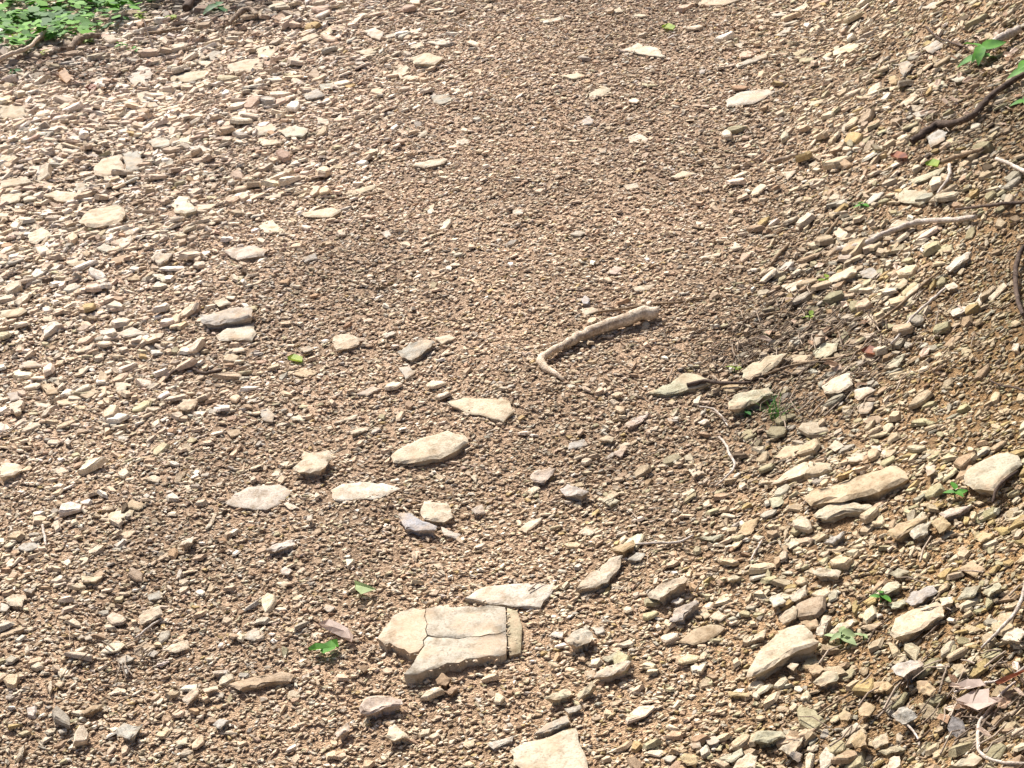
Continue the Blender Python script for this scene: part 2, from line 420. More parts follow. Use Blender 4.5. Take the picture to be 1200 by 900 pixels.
# ------------------------------------------------------------------ traced stones
# colour, thickness class : outline in photograph pixels
SC = {'c': ('cream', (.66, .58, .45)), 'w': ('whitish', (.62, .565, .48)), 'g': ('grey', (.48, .455, .405)), 'p': ('pinkish', (.61, .515, .435)),
      't': ('tan', (.54, .43, .30)), 'o': ('ochre', (.48, .375, .225)), 'v': ('olive grey', (.50, .47, .35)), 'b': ('bluish grey', (.46, .47, .48)),
      'd': ('dark grey', (.20, .19, .185)), 'n': ('brown', (.33, .23, .15))}
TH = [.003, .005, .009, .0145, .022]
RAW = """
c3 109,197 119,186 142,181 144,200 125,206 112,203|square-edged cream stone propped against a grey one, far left
g2 142,179 162,176 169,195 150,202|grey stone leaning on the right side of a cream stone, far left
w2 148,90 165,77 178,80 176,92 172,100 155,98|whitish stone at the foot of the leaf litter, left end of a row
c1 196,86 247,82 251,88 225,95 200,96|long yellowish slab lying flat just below the leafy green plants
c2 265,75 300,67 310,71 305,82 270,84|broad cream slab right of the long yellowish slab near the plants
c2 0,124 28,124 32,134 20,138 0,137
c2 0,212 30,205 38,212 15,218 0,222
w2 172,163 188,158 200,164 198,172 180,172
c1 0,181 18,182 22,190 0,194
w1 88,215 102,215 100,224 86,224
w1 160,105 172,104 176,116 162,118
w1 166,120 182,119 186,124 170,127
c2 347,47 367,37 375,41 350,53
c2 375,39 392,27 394,33 382,42
w2 426,36 440,31 450,38 445,46 435,43
w1 451,41 472,36 472,42 452,45
c1 415,60 435,55 442,60 430,65
c3 480,66 500,59 521,68 510,76 485,74|cream kite-shaped stone with a dark shaded front, upper left of the path
w1 500,49 525,45 531,52 512,52
w1 480,51 495,48 497,55 482,56
w1 412,72 424,69 426,74 415,76
g3 354,110 372,104 382,110 360,116|small dark-sided grey stone behind a cluster of pale chips, upper left
g1 374,99 390,97 391,104 377,106
g1 505,112 522,110 531,117 517,122 508,120
w1 300,150 318,144 325,150 318,157 302,158
w2 325,152 345,146 362,150 355,160 335,160
c2 302,162 325,163 328,168 307,170
w1 371,138 385,139 384,145 373,144
w1 392,140 400,132 401,138 397,142
c2 482,192 507,186 524,185 520,191 497,196|long thin cream sliver lying across the upper path
w1 534,164 549,163 550,169 535,169
c1 405,226 425,219 441,216 437,221 415,229
c2 300,57 315,53 325,55 318,66 303,68
c1 467,87 492,89 488,94 470,92
w1 635,24 660,19 661,22 637,27
w1 730,59 747,50 770,56 780,66 760,65|low white stone with a pointed right end at the top of the path
w2 850,117 867,107 897,104 910,103 905,110 882,121 852,125|largest pale wedge-shaped stone far up the right side of the path
w1 862,76 880,68 898,62 898,67 878,74 864,79
c1 812,1 840,-2 870,-1 850,5 820,6
c1 690,109 707,101 717,104 707,112 691,114
p0 735,160 747,155 760,162 756,168 737,167
c1 657,89 677,85 690,89 672,92
c1 785,207 800,200 817,203 797,208
c1 717,12 727,8 730,13 720,15
w1 860,52 872,49 869,56
w1 730,217 747,214 749,220 736,222
b1 682,141 690,136 696,140 694,145 684,146
g1 701,174 711,173 710,178 703,179
w1 902,14 915,14 924,18 905,19
c1 928,12 945,2 947,7 935,13
w1 908,42 922,32 929,31 920,41
c1 975,60 995,50 1012,50 1000,58 977,65
g2 1081,57 1097,47 1110,48 1092,62
g3 1052,76 1062,71 1071,75 1057,88|grey-green diamond stone above the dark root with a dark right edge
v1 1086,98 1105,94 1110,100 1090,104
w2 1112,91 1124,86 1132,91 1120,96
c1 1055,121 1072,107 1077,112 1062,124
v1 944,119 967,116 962,121 949,124
g3 1085,160 1100,151 1109,152 1105,163 1090,172|grey-beige stone tucked under the bend of the dark root
w1 1069,133 1085,128 1091,131 1075,138
c2 919,202 935,199 922,210
o2 1041,90 1048,87 1053,92 1050,98 1042,97
g1 1080,10 1092,2 1106,0 1095,10
v2 1063,210 1085,202 1108,196 1100,205 1070,214
v2 1050,230 1057,222 1087,223 1089,232 1077,240 1055,236|pale grey-green slab on the bank beyond the dusty pale root
c4 91,257 102,245 136,239 145,242 145,257 120,264 100,263|biggest cream block on the upper left, dark gap under its right end
w4 200,240 210,229 220,230 230,245 217,249 205,247|rounded whitish grey stone standing upright on the upper left
c2 230,239 255,238 245,245 232,246
c2 50,228 66,222 90,225 92,236 72,236
c2 0,227 26,226 22,235 0,240
c3 32,273 50,265 61,275 42,284 33,281|cream stone with a deep shadow under its front, left edge area
w1 112,291 122,285 135,290 125,295
w3 179,300 185,296 202,296 197,304 185,310|pointed pale stone with a dark right side, standing proud on the left
c1 75,307 92,301 102,307 87,312
t1 130,303 150,297 152,305 133,311
w2 175,321 192,321 200,328 190,329
t1 146,324 160,320 166,328 150,328
w3 260,292 285,288 300,288 315,292 308,298 277,303|pale flat-topped stone above the dark grey block, dark under its right
g4 232,367 252,366 270,360 295,359 296,371 270,377 250,380 237,377|dark grey oblong block with a flat pale face on the left
w2 252,392 265,384 297,379 300,390 295,398 257,398|whitish slab directly in front of the dark grey oblong block
w2 136,391 155,382 175,390 145,395
w1 116,387 135,384 131,391 118,392
c1 175,391 192,389 188,396 178,395
c2 249,352 262,348 271,355 257,359
c2 0,362 27,360 32,364 22,370 0,371
c1 86,410 100,405 109,410 90,413
w2 24,425 37,421 51,429 28,430
c1 50,371 62,369 61,375 52,376
c2 352,249 365,245 392,243 400,247 387,254 357,253|flat cream stone with straight sides, alone on smooth grit left of centre
c3 389,401 392,394 407,390 422,395 420,402 394,411|thick cream lozenge stone left of centre with a dark lower edge
g3 465,412 480,402 500,396 510,400 497,411 482,421 470,417|long pale grey wedge stone with a dark right flank near the centre
c1 509,396 527,392 535,396 517,402
w2 449,391 460,387 465,391 452,396
w2 351,410 362,404 367,409 357,413
w1 447,272 455,269 459,275 452,278
t0 336,437 355,431 375,435 360,442
c1 328,377 340,375 341,379 330,380
c1 300,262 320,258 333,270 312,272
g1 467,430 480,428 486,437 475,445
g1 352,302 370,296 372,302 357,307
w2 310,229 330,226 329,231 312,233
w1 667,275 675,270 689,271 680,276
w1 600,246 612,245 613,250 602,251
p1 710,320 720,311 733,313 722,321
c1 740,337 750,334 770,332 760,339 745,341
c0 680,362 695,360 702,364 685,369
b2 681,350 686,346 691,349 690,355 683,356|small round blue-grey pebble above the curved bare stick
c1 820,301 845,295 843,299 822,303
v3 868,431 880,425 905,416 923,414 915,423 898,434 877,443 869,440|long greenish grey stone at the foot of the bank above an olive rock
v2 757,460 785,449 800,436 818,438 840,446 815,455 780,462|low olive slab with a dark branch lying on its right end
w2 1014,235 1025,226 1036,225 1030,232 1017,239
c2 1043,265 1050,257 1065,258 1062,266 1048,271
c1 974,270 983,266 997,275 985,282
w3 1107,312 1120,301 1139,295 1135,303 1112,317|pale pointed stone jutting from the brown earth of the bank
c3 969,327 977,320 1000,311 1004,319 982,329 970,331|long cream bar-shaped stone pointing up the bank, dark lower right end
g2 1006,317 1020,312 1034,319 1027,326 1010,325
o1 1005,327 1017,325 1019,332 1007,333
v2 1047,336 1060,325 1064,330 1055,338
c1 915,335 940,327 944,335 925,342
w2 1112,365 1120,359 1135,357 1132,365 1117,371
c2 1107,335 1117,330 1123,335 1112,340
w1 1142,355 1150,341 1155,350 1148,358
c2 1157,349 1177,331 1180,335 1162,351
w2 1185,411 1187,401 1194,401 1193,412|small upright cream stone stuck in bare ochre earth, right edge
c1 1010,373 1018,367 1030,375 1020,380
v2 1035,432 1047,417 1062,412 1052,430
v3 952,410 965,402 982,401 980,410 965,420 955,418
t2 927,415 950,414 951,423 930,425
c3 962,450 982,440 997,437 999,450 985,459 965,459|broad cream block half under litter near the tuft of grass
c3 0,541 22,541 26,549 15,557 0,561|cream stone cut off by the left edge of the photo
c3 207,478 217,469 232,467 227,475 215,480
w1 135,448 150,448 147,457 136,458
t2 47,448 62,450 69,460 55,461
g1 8,461 20,459 25,466 12,470
c1 40,471 60,473 56,477 43,476
w1 60,550 72,546 81,552 68,556
c1 167,561 180,556 189,559 185,565
c1 114,610 130,600 145,596 157,597 155,604 127,610
t1 145,594 155,585 170,590 162,597
w3 210,640 215,631 227,628 225,636
g1 20,642 27,636 45,635 46,641 30,646
w1 240,620 250,602 255,601 248,615
w1 262,589 275,578 290,571 327,567 342,576 332,587 312,597 290,595|broad white slab with a notched lower edge, left of centre
t1 265,504 280,502 283,508 270,512
b1 167,580 172,577 176,581 171,584
w2 74,517 79,513 84,517 79,521
c3 14,478 22,474 25,482 17,486
c4 342,546 354,538 354,527 367,530 388,530 389,537 375,552 350,551|thick white square block with a dark right side, left of centre
c3 457,532 475,520 500,511 525,505 545,509 550,517 537,525 515,535 475,541 460,539|large rounded flat stone with a dark crack under its right end
w1 386,574 400,567 425,564 450,566 470,572 455,579 435,584 392,585|long smooth whitish slab sunk level with the grit
w1 331,590 338,587 351,595 340,597
c1 524,470 545,465 572,466 597,470 602,482 590,494 570,488 545,482|tan slab almost buried level in the middle of the path
c3 492,598 497,587 512,589 525,590 531,605 520,610 497,606|cream angular stone with a yellow stain, standing over a bluish one
b3 466,599 480,599 490,607 512,617 510,622 475,620 470,610|bluish grey wedge stone lying in front of a cream angular one
w2 517,617 540,625 535,630 520,627
w3 310,645 325,635 344,631 345,637 322,646
g1 304,483 313,477 322,485 320,494 308,492
c1 340,490 350,486 360,489 354,493
c1 390,497 407,488 422,484 413,491
c2 410,506 420,500 434,499 430,504 412,510
g1 417,462 430,455 437,452 447,455 430,463
c2 550,557 559,556 558,565
g2 552,597 565,591 569,600 557,602
g3 359,603 367,602 366,611 360,610
w1 508,662 515,659 520,663 513,666
w2 328,668 334,663 342,667 338,673 330,673
p3 620,559 630,551 652,548 647,555 637,564 625,563|pinkish grey shard with a curved lower edge right of centre
g3 655,571 665,565 690,577 682,582 662,580|smooth greenish white stone with a brown hollow on its right
c1 617,575 630,567 633,572 622,580
g0 667,519 685,514 689,521 666,527
v2 700,516 710,509 721,511 717,517
p2 719,531 730,521 736,524 727,535
p2 731,497 745,489 762,484 750,495 737,500
c2 716,461 725,458 731,461 722,465
c1 607,620 620,609 637,605 632,612 617,624
c1 675,625 687,616 701,621 692,627
v2 705,587 717,582 727,586 715,592
c2 807,551 817,548 826,554 812,558
o3 714,643 730,635 742,631 744,640 730,648
c3 673,692 688,672 705,661 722,651 730,650 727,662 712,681 690,688|long yellowish slab rising to a small ochre stone, right of the cracked slab
g2 735,656 745,646 756,647 750,658
v4 852,473 860,462 875,458 900,452 906,458 890,467 868,478 853,480|olive grey rock under the long greenish one, beside the tuft of grass
o1 845,452 862,447 868,455 850,459
t1 907,535 920,522 942,521 935,532 915,538
v2 817,630 850,625 836,633
o2 862,627 872,612 890,606 880,625
w2 817,493 826,490 832,494 824,498
w1 782,490 795,488 794,493 784,494
t4 941,582 948,573 975,569 1005,557 1028,549 1050,543 1061,549 1064,559 1050,566 1030,575 1000,582 975,587 948,590|longest ridged stone, lying across the foot of the bank
c3 952,604 960,597 980,589 1003,587 1024,591 1020,597 998,599 967,608|curved cream stone tucked beneath the longest ridged stone
v3 1129,560 1132,550 1152,537 1170,527 1190,530 1196,542 1182,555 1165,575 1140,574 1130,567|broad smooth pale slab leaning on the bank at the right edge
w3 1000,456 1012,452 1027,456 1007,469 1001,466|pale grey-green squarish stone below the litter, beyond the longest stone
g2 1004,477 1010,472 1025,471 1017,483 1007,484
c3 901,566 920,551 945,540 950,549 937,557 918,562
c2 970,523 980,516 989,522 978,528
p3 1020,522 1031,519 1033,528 1023,531
g3 1084,545 1095,544 1097,553 1085,557|small lilac grey cube beside the right end of the longest ridged stone
p2 1100,602 1112,594 1137,592 1125,601 1107,608
o3 1040,625 1050,615 1070,606 1087,605 1075,615 1050,631
w3 1064,623 1075,616 1092,612 1086,625 1070,630
o3 1090,612 1105,605 1115,616 1100,623
g3 965,636 982,624 992,620 977,638
c2 920,638 930,631 938,637 925,643
c3 951,669 962,665 985,667 982,675 955,675
v2 1040,671 1052,665 1067,670 1052,677
o3 1140,628 1152,620 1167,627 1150,638
o2 1125,668 1140,657 1153,665 1140,675
c2 992,537 1010,531 1015,537 995,542
v2 952,541 972,542 975,549 960,551
v2 900,583 915,581 919,589 905,595
c2 5,702 15,696 30,696 25,710 10,708
w1 0,706 12,708 8,716 0,716
c2 95,674 120,674 112,682 96,682
c3 162,723 167,716 187,710 191,720 175,728 164,730|cream-yellow stone with a straight pale twig under its right side
g1 172,697 187,692 190,700 175,703
c2 192,761 200,755 220,750 222,758 205,764
w2 170,766 178,761 186,764 180,770
w2 135,773 147,767 160,770 142,778
g2 141,780 155,779 148,790
g3 135,855 145,845 162,850 167,847 160,861 152,867 137,862|smooth lilac grey stone alone on the lower left
g2 249,848 257,841 270,844 257,854
w3 212,816 222,810 234,807 232,815 218,824
w2 237,807 255,802 256,808 240,812
t2 95,833 107,826 122,824 115,831 98,837
w2 286,748 290,740 302,736 305,745 298,750
c2 19,891 22,877 29,872 26,886
w2 247,787 267,784 266,789 250,790
t1 0,743 15,735 32,735 15,742 0,747
g2 25,691 42,688 37,695
c1 205,868 220,864 219,872 208,873
w1 97,746 106,743 108,748 100,750
w1 67,856 78,853 79,857 70,860
w1 543,702 557,691 590,685 620,682 650,685 645,697 632,711 600,710 565,706|broad white slab lying flush just behind the big cracked slab
p4 420,830 432,817 450,814 470,816 471,822 450,829 432,836 422,835|pinkish brown stone with a dark undercut, in front of the cracked slab
p3 392,860 400,850 409,845 409,855 395,865
c3 452,865 455,851 462,847 480,861 462,868|three-cornered cream stone near the lower edge, left of centre
t2 265,803 290,795 330,785 345,788 340,797 310,801 280,808|thin brown ledge poking out of the grit below the bright green leaf
n3 510,796 517,787 529,794 522,803 512,802
n2 520,810 535,801 537,806 526,814
g1 377,712 385,708 393,712 386,717
w1 570,871 590,865 603,861 600,868 578,877
n2 419,782 427,778 433,782 426,788
c1 322,683 334,680 343,684 332,687
c2 597,878 620,867 645,859 674,850 681,872 686,883 690,902 688,918 620,918 602,893|biggest tan slab cut off by the lower edge of the photo
g2 625,861 640,846 665,837 667,846 645,856
g2 661,832 680,824 681,830 667,837
v3 637,819 650,810 665,805 670,812 652,821
v3 675,811 695,801 699,805 677,818
w3 695,792 700,784 732,774 740,776 732,785 707,792|pale bar-shaped stone pointing right, below a white thick one
v1 705,771 722,764 724,771 712,775
w4 661,750 670,742 680,735 687,731 695,741 692,750 675,756 663,753|thick white stone with a black shadow, right of the cracked slab
w2 642,745 650,739 661,740 659,748
w1 694,736 707,734 708,740 699,743
c4 757,694 775,682 802,674 807,680 790,691 772,702|stone with a pale top and olive front, right of the long yellowish slab
g3 782,727 792,712 817,705 820,708 805,717 800,725
w2 786,706 795,699 802,702 796,708
t1 792,752 812,737 837,731 850,735 832,750 812,755
c2 830,723 842,715 852,722 845,727
c4 873,790 875,780 885,765 900,748 915,735 932,729 942,731 952,743 961,755 937,764 905,780 880,791|biggest cream wedge-shaped stone, beside the seedlings at lower right
c2 877,752 884,743 899,738 895,747
c2 850,676 862,673 871,676 855,681
o2 852,810 880,811 878,816 855,815
v3 880,868 887,856 915,855 920,862 900,871
v2 840,889 870,877 871,884 857,893
c3 856,901 865,888 877,881 888,887 886,903
o3 796,888 802,882 819,885 817,896 805,897
w1 807,872 820,869 822,875 812,877
w1 826,867 838,862 843,868 832,873
w1 775,888 784,884 793,887 786,893
c4 1044,744 1050,726 1072,712 1097,702 1103,706 1105,718 1085,732 1060,746 1048,748|thick tilted block with a dark underside on the lower bank
g3 1062,707 1067,695 1092,682 1097,690 1080,705 1068,710|grey-white stone resting behind the thick tilted block
c3 1100,700 1115,696 1116,706 1105,712
v3 1022,697 1040,681 1052,680 1057,686 1037,697
v2 1040,708 1060,702 1061,708 1045,713
w1 1022,717 1035,720 1028,724
w3 900,700 912,693 921,705 907,712
c3 924,699 945,685 945,697 931,704
c3 912,723 930,710 936,714 932,723 917,731
o2 938,729 957,726 960,733 948,737
c3 955,742 965,722 975,722 963,745
c3 972,742 982,730 1000,724 1002,729 985,740 977,745
t2 1007,736 1025,729 1037,729 1020,738
g4 1042,782 1050,775 1075,770 1081,776 1075,787 1060,795 1050,791|pale cube-like stone with a dark hollow under it, lower bank
o3 1020,810 1022,797 1040,797 1048,805 1040,812
o3 1075,811 1075,800 1087,797 1096,807 1092,815
v3 951,798 967,786 980,786 983,794 962,804
o3 942,782 957,776 966,782 953,792
c3 922,781 927,775 936,778 930,786
v3 1102,796 1120,785 1130,780 1133,788 1112,797
o3 983,837 990,830 997,836 993,844 985,844
o3 1005,830 1015,822 1026,828 1018,838 1008,838
g4 1045,841 1062,827 1073,835 1056,847
c2 985,856 1005,847 1008,853 988,863
o4 996,866 1006,856 1017,862 1015,873 1000,874|round ochre stone among the rubble near the lower right edge
d4 1110,850 1118,843 1129,845 1131,855 1120,860 1112,858|rounded dark grey stone left of the pale twisted twig
v3 1020,866 1040,859 1041,871 1024,876
v3 1030,883 1050,870 1060,875 1040,886
v3 1112,898 1140,880 1150,887 1140,897
c3 1038,902 1040,886 1054,885 1056,902
c3 912,878 932,865 943,862 928,885
c3 1172,751 1180,737 1196,753
v3 1150,693 1170,682 1174,687 1158,698
v3 1120,701 1132,688 1150,685 1140,698
d3 924,885 932,879 940,884 934,892
c3 1180,742 1192,733 1203,740 1195,750
"""
LANDMARKS = [(700, 405, 'the curved bare stick'), (530, 750, 'the big cracked slab'), (380, 761, 'the bright green leaf'),
    (60, 35, 'the leafy green plants'), (1130, 135, 'the dark root'), (1155, 70, 'the green sprig'), (1000, 566, 'the longest ridged stone'),
    (1163, 552, 'the broad slab on the bank'), (917, 760, 'the biggest cream wedge'), (1075, 726, 'the thick tilted block'),
    (905, 485, 'the tuft of grass'), (505, 522, 'the large rounded flat stone'), (268, 370, 'the dark grey oblong block'),
    (118, 251, 'the biggest cream block'), (880, 113, 'the pale wedge far up the path'), (755, 58, 'the pointed white stone at the top'),
    (230, 437, 'the dark crooked twig'), (151, 856, 'the lilac grey stone'), (645, 885, 'the slab on the lower edge'),
    (302, 582, 'the broad white notched slab'), (368, 540, 'the thick white square block'), (1065, 268, 'the dusty pale root'),
    (1160, 860, 'the pale twisted twig'), (222, 88, 'the long yellowish slab'), (1191, 330, 'the dark upright twig'),
    (854, 540, 'the thin bent twig'), (10, 550, 'the cream stone on the left edge'), (500, 68, 'the cream kite-shaped stone'),
    (678, 744, 'the thick white stone'), (177, 719, 'the cream-yellow stone'), (1008, 320, 'the cream bar-shaped stone'), (400, 400, 'the thick cream lozenge')]

def parse_raw():
    out = []
    for ln in RAW.strip().splitlines():
        body, _, lab = ln.partition('|')
        p = body.split()
        pts = [tuple(float(v) for v in q.split(',')) for q in p[1:]]
        out.append((p[0][0], int(p[0][1]), pts, lab.strip()))
    return out

def where(cx, cy):
    L = sorted(LANDMARKS, key=lambda l: (l[0] - cx) ** 2 + (1.6 * (l[1] - cy)) ** 2)
    lx, ly, nm = L[0]
    dx, dy = cx - lx, (cy - ly) * 1.6
    d = math.hypot(dx, dy)
    far = 'just ' if d < 70 else ('well ' if d > 170 else '')
    if abs(dx) > 2.2 * abs(dy): s = 'right of' if dx > 0 else 'left of'
    elif abs(dy) > 2.2 * abs(dx): s = 'below' if dy > 0 else 'above'
    else: s = ('below' if dy > 0 else 'above') + (' and right of' if dx > 0 else ' and left of')
    return f'{far}{s} {nm}', d

def describe(items):
    labs = {}
    for i, (c, t, pts, lab) in enumerate(items):
        xs = [p[0] for p in pts]; ys = [p[1] for p in pts]
        cx, cy = sum(xs) / len(xs), sum(ys) / len(ys)
        if lab: labs[i] = (lab, 0, cx, cy); continue
        w_, h_ = max(xs) - min(xs), max(ys) - min(ys)
        size = 'small' if w_ < 14 else ('' if w_ < 24 else 'large')
        if w_ > 2.6 * h_: shp = 'long'
        elif len(pts) == 3: shp = 'three-cornered'
        elif w_ < 1.25 * h_: shp = 'upright' if t >= 2 else 'narrow'
        else: shp = ''
        th = {0: 'flush', 1: 'flat', 2: '', 3: 'thick', 4: 'thick'}[t]
        wh, d = where(cx, cy)
        s = ' '.join(x for x in (size, th, shp, SC[c][0], 'stone', wh) if x)
        labs[i] = (s, d, cx, cy)
    seen = {}
    for i, v in labs.items(): seen.setdefault(v[0], []).append(i)
    out = {}
    for s, idx in seen.items():
        if len(idx) == 1: out[idx[0]] = s; continue
        idx.sort(key=lambda i: labs[i][1])
        for k, i in enumerate(idx):
            out[i] = ('nearest ' if k == 0 else ('second nearest ' if k == 1 else 'farthest ')) + s if len(idx) <= 3 else f'{s}, place {k+1}'
    return out

def outline_world(pts, thick, tilt=(0, 0), plane=None):
    cx = sum(p[0] for p in pts) / len(pts); cy = sum(p[1] for p in pts) / len(pts)
    c = at(cx, cy, thick)
    n = (normal(c.x, c.y, .08) + Vector((tilt[0], tilt[1], 0))).normalized()
    if plane:
        n = plane[1]; d = Vector(ray(cx, cy)); o0 = Vector((0, 0, CAM_H))
        c = o0 + d * ((plane[0] - o0).dot(n) / d.dot(n))
    o = Vector((0, 0, CAM_H))
    W = []
    for px, py in pts:
        d = Vector(ray(px, py))
        W.append(o + d * ((c - o).dot(n) / d.dot(n)))
    return c, n, W

def stone_mesh(name, pts, thick, seed, mat=M_STONE, under=1.0, rough=1.0, jit=1.0, tilt=(0, 0), plane=None, bevel=1.0):
    r = np.random.default_rng(seed)
    c, n, W = outline_world(pts, thick, tilt, plane)
    t = Vector((1, 0, 0)); t = (t - n * t.dot(n)).normalized(); b = n.cross(t)
    P = [((q - c).dot(t), (q - c).dot(b)) for q in W]
    area = sum(P[i][0] * P[(i + 1) % len(P)][1] - P[(i + 1) % len(P)][0] * P[i][1] for i in range(len(P)))
    if area < 0: P = P[::-1]
    size = max(max(abs(p[0]) for p in P), max(abs(p[1]) for p in P)) * 2
    step = max(size / 9, .005)
    Q = []
    for i in range(len(P)):
        a = np.array(P[i]); e = np.array(P[(i + 1) % len(P)])
        L = np.linalg.norm(e - a); k = max(1, int(round(L / step)))
        nn = np.array([(e - a)[1], -(e - a)[0]]) / max(L, 1e-9)
        for j in range(k):
            q = a + (e - a) * (j / k)
            q = q + nn * (r.random() - .5) * min(step, L) * .42 * jit * (1 if j else .5)
            Q.append(q)
    Q = np.array(Q); K = len(Q); cen = Q.mean(0)
    rel = Q - cen
    d = np.linalg.norm(rel, axis=1, keepdims=True)
    small = max(.03, size)
    gx = (r.random() - .5) * thick * .55; gy = (r.random() - .5) * thick * .55      # the top dips to one side
    def hz(p, amp):
        q = p / small * 4
        return thick * amp * (vnoise(q[:, 0] * 1.7 + seed, q[:, 1] * 1.7, 7) - .5) + gx * p[:, 0] / small * 2 + gy * p[:, 1] / small * 2
    ins = lambda m: cen + rel * (1 - np.minimum(m / np.maximum(d, 1e-5), .8))
    bev = min(thick * .45, size * .05) * bevel
    if plane: gx = gy = 0
    rings = [(ins(thick * .45 * under), -thick * 1.6 * np.ones(K)),
             (ins(thick * (.30 + .5 * r.random((K, 1))) * under), -thick * (.62 + .2 * r.random(K))),
             (ins(thick * (.05 + .35 * r.random((K, 1))) * under), -thick * (.28 + .22 * r.random(K))),
             (ins(bev * .15 * r.random((K, 1))), hz(Q, .3) - bev * (.35 + .3 * r.random(K))),
             (ins(bev * (.8 + .9 * r.random((K, 1)))), None),
             (cen + rel * .68 * (1 + .1 * (r.random((K, 1)) - .5)), None),
             (cen + rel * .36 * (1 + .15 * (r.random((K, 1)) - .5)), None)]
    V = []
    for q, z in rings:
        if z is None: z = hz(q, .34 * rough) + thick * .05 * rough * (r.random(K) - .5)
        V += [c + t * float(u) + b * float(v) + n * float(zz) for (u, v), zz in zip(q, z)]
    V.append(c + t * float(cen[0]) + b * float(cen[1]) + n * float(hz(cen[None], .34)[0]))
    faces = []; R = len(rings)
    for k in range(R - 1):
        for i in range(K):
            j = (i + 1) % K
            faces.append((k * K + i, k * K + j, (k + 1) * K + j, (k + 1) * K + i))
    for i in range(K): faces.append(((R - 1) * K + i, (R - 1) * K + (i + 1) % K, R * K))
    base = c - n * thick
    V = [v - base for v in V]
    STONE_XY.append((c.x + t.x * cen[0] + b.x * cen[1], c.y + t.y * cen[0] + b.y * cen[1], float(d.mean()) * min(1, .55 + thick * 40)))
    me = poly_mesh(name, V, faces, mat, smooth_faces=K * 3)
    return me, base

def tint_obj(o, code, seed):
    r = np.random.default_rng(seed + 999)
    c = np.array(SC[code][1]) * (.66 + .17 * r.random()) * (1 + .012 * r.standard_normal(3))
    o.color = (*np.clip(c, 0, .88), 1)

items = parse_raw()
labels = describe(items)
for i, (code, th, pts, lab) in enumerate(items):
    me, base = stone_mesh('stone', pts, TH[th], 100 + i)
    o = link('stone', me, loc=base)
    tint_obj(o, code, i)
    tag(o, labels[i], 'stone', 'loose stones strewn over the track and its bank')

# the big cracked slab: four pieces of one sunken stone
slab = bpy.data.objects.new('cracked_slab', None); COL.objects.link(slab)
slab.location = at(530, 750)
tag(slab, 'big pale sunken slab broken by two dark cracks, lower centre of the track', 'stone')
SLAB_C = at(525, 745, .015); SLAB_N = (normal(SLAB_C.x, SLAB_C.y, .12) + Vector((.02, .05, 0))).normalized()
for k, (pts, th, cc) in enumerate([
        ([(442, 748), (446, 742), (450, 735), (455, 730), (461, 721), (466, 719), (470, 716), (477, 715), (484, 712), (492, 714), (499, 713), (497.3, 722), (500.2, 731), (498.4, 738), (500.5, 745), (495.3, 750), (496.3, 756), (490.5, 763), (480, 766), (474, 761), (466, 759), (457, 753), (451, 755)], .015, 'c'),
        ([(499.6, 713), (507, 712), (515, 709.5), (530, 711.5), (548, 710), (560, 712), (572, 709), (584, 710), (592, 712), (593.5, 725), (592.6, 739), (584, 742.4), (574, 743.3), (562, 746.3), (550, 745.8), (537, 748.3), (525, 746.3), (512, 746.3), (501.2, 744.3), (499.1, 738), (500.9, 731), (498, 722)], .015, 'g'),
        ([(500.9, 745.4), (512, 747), (525, 747), (537, 749), (550, 746.5), (562, 747), (574, 744), (584, 743.1), (592.8, 739.8), (594, 752), (593, 766), (586, 769), (574, 768), (560, 771), (546, 772), (538, 777), (524, 777), (512, 783), (500, 785), (489, 790), (473, 790), (480, 783), (485, 776), (487.6, 770), (491.3, 764), (497.2, 756.4), (496.2, 750.4)], .016, 'g'),
        ([(594.2, 712), (606, 716), (612, 735), (610, 765), (597, 768), (594.8, 752), (593.9, 739)], .012, 'v')]):
    me, base = stone_mesh('slab_piece', pts, th, 40 + k, rough=.3, jit=.03, plane=(SLAB_C, SLAB_N) if k < 3 else (SLAB_C - SLAB_N * .006, SLAB_N), bevel=.07, under=.1)
    o = link('slab_piece', me, slab, loc=base - slab.location)
    o.color = (.405, .37, .305, 1) if k in (1, 2) else ((.46, .395, .305, 1) if cc == 'c' else (.33, .29, .20, 1))

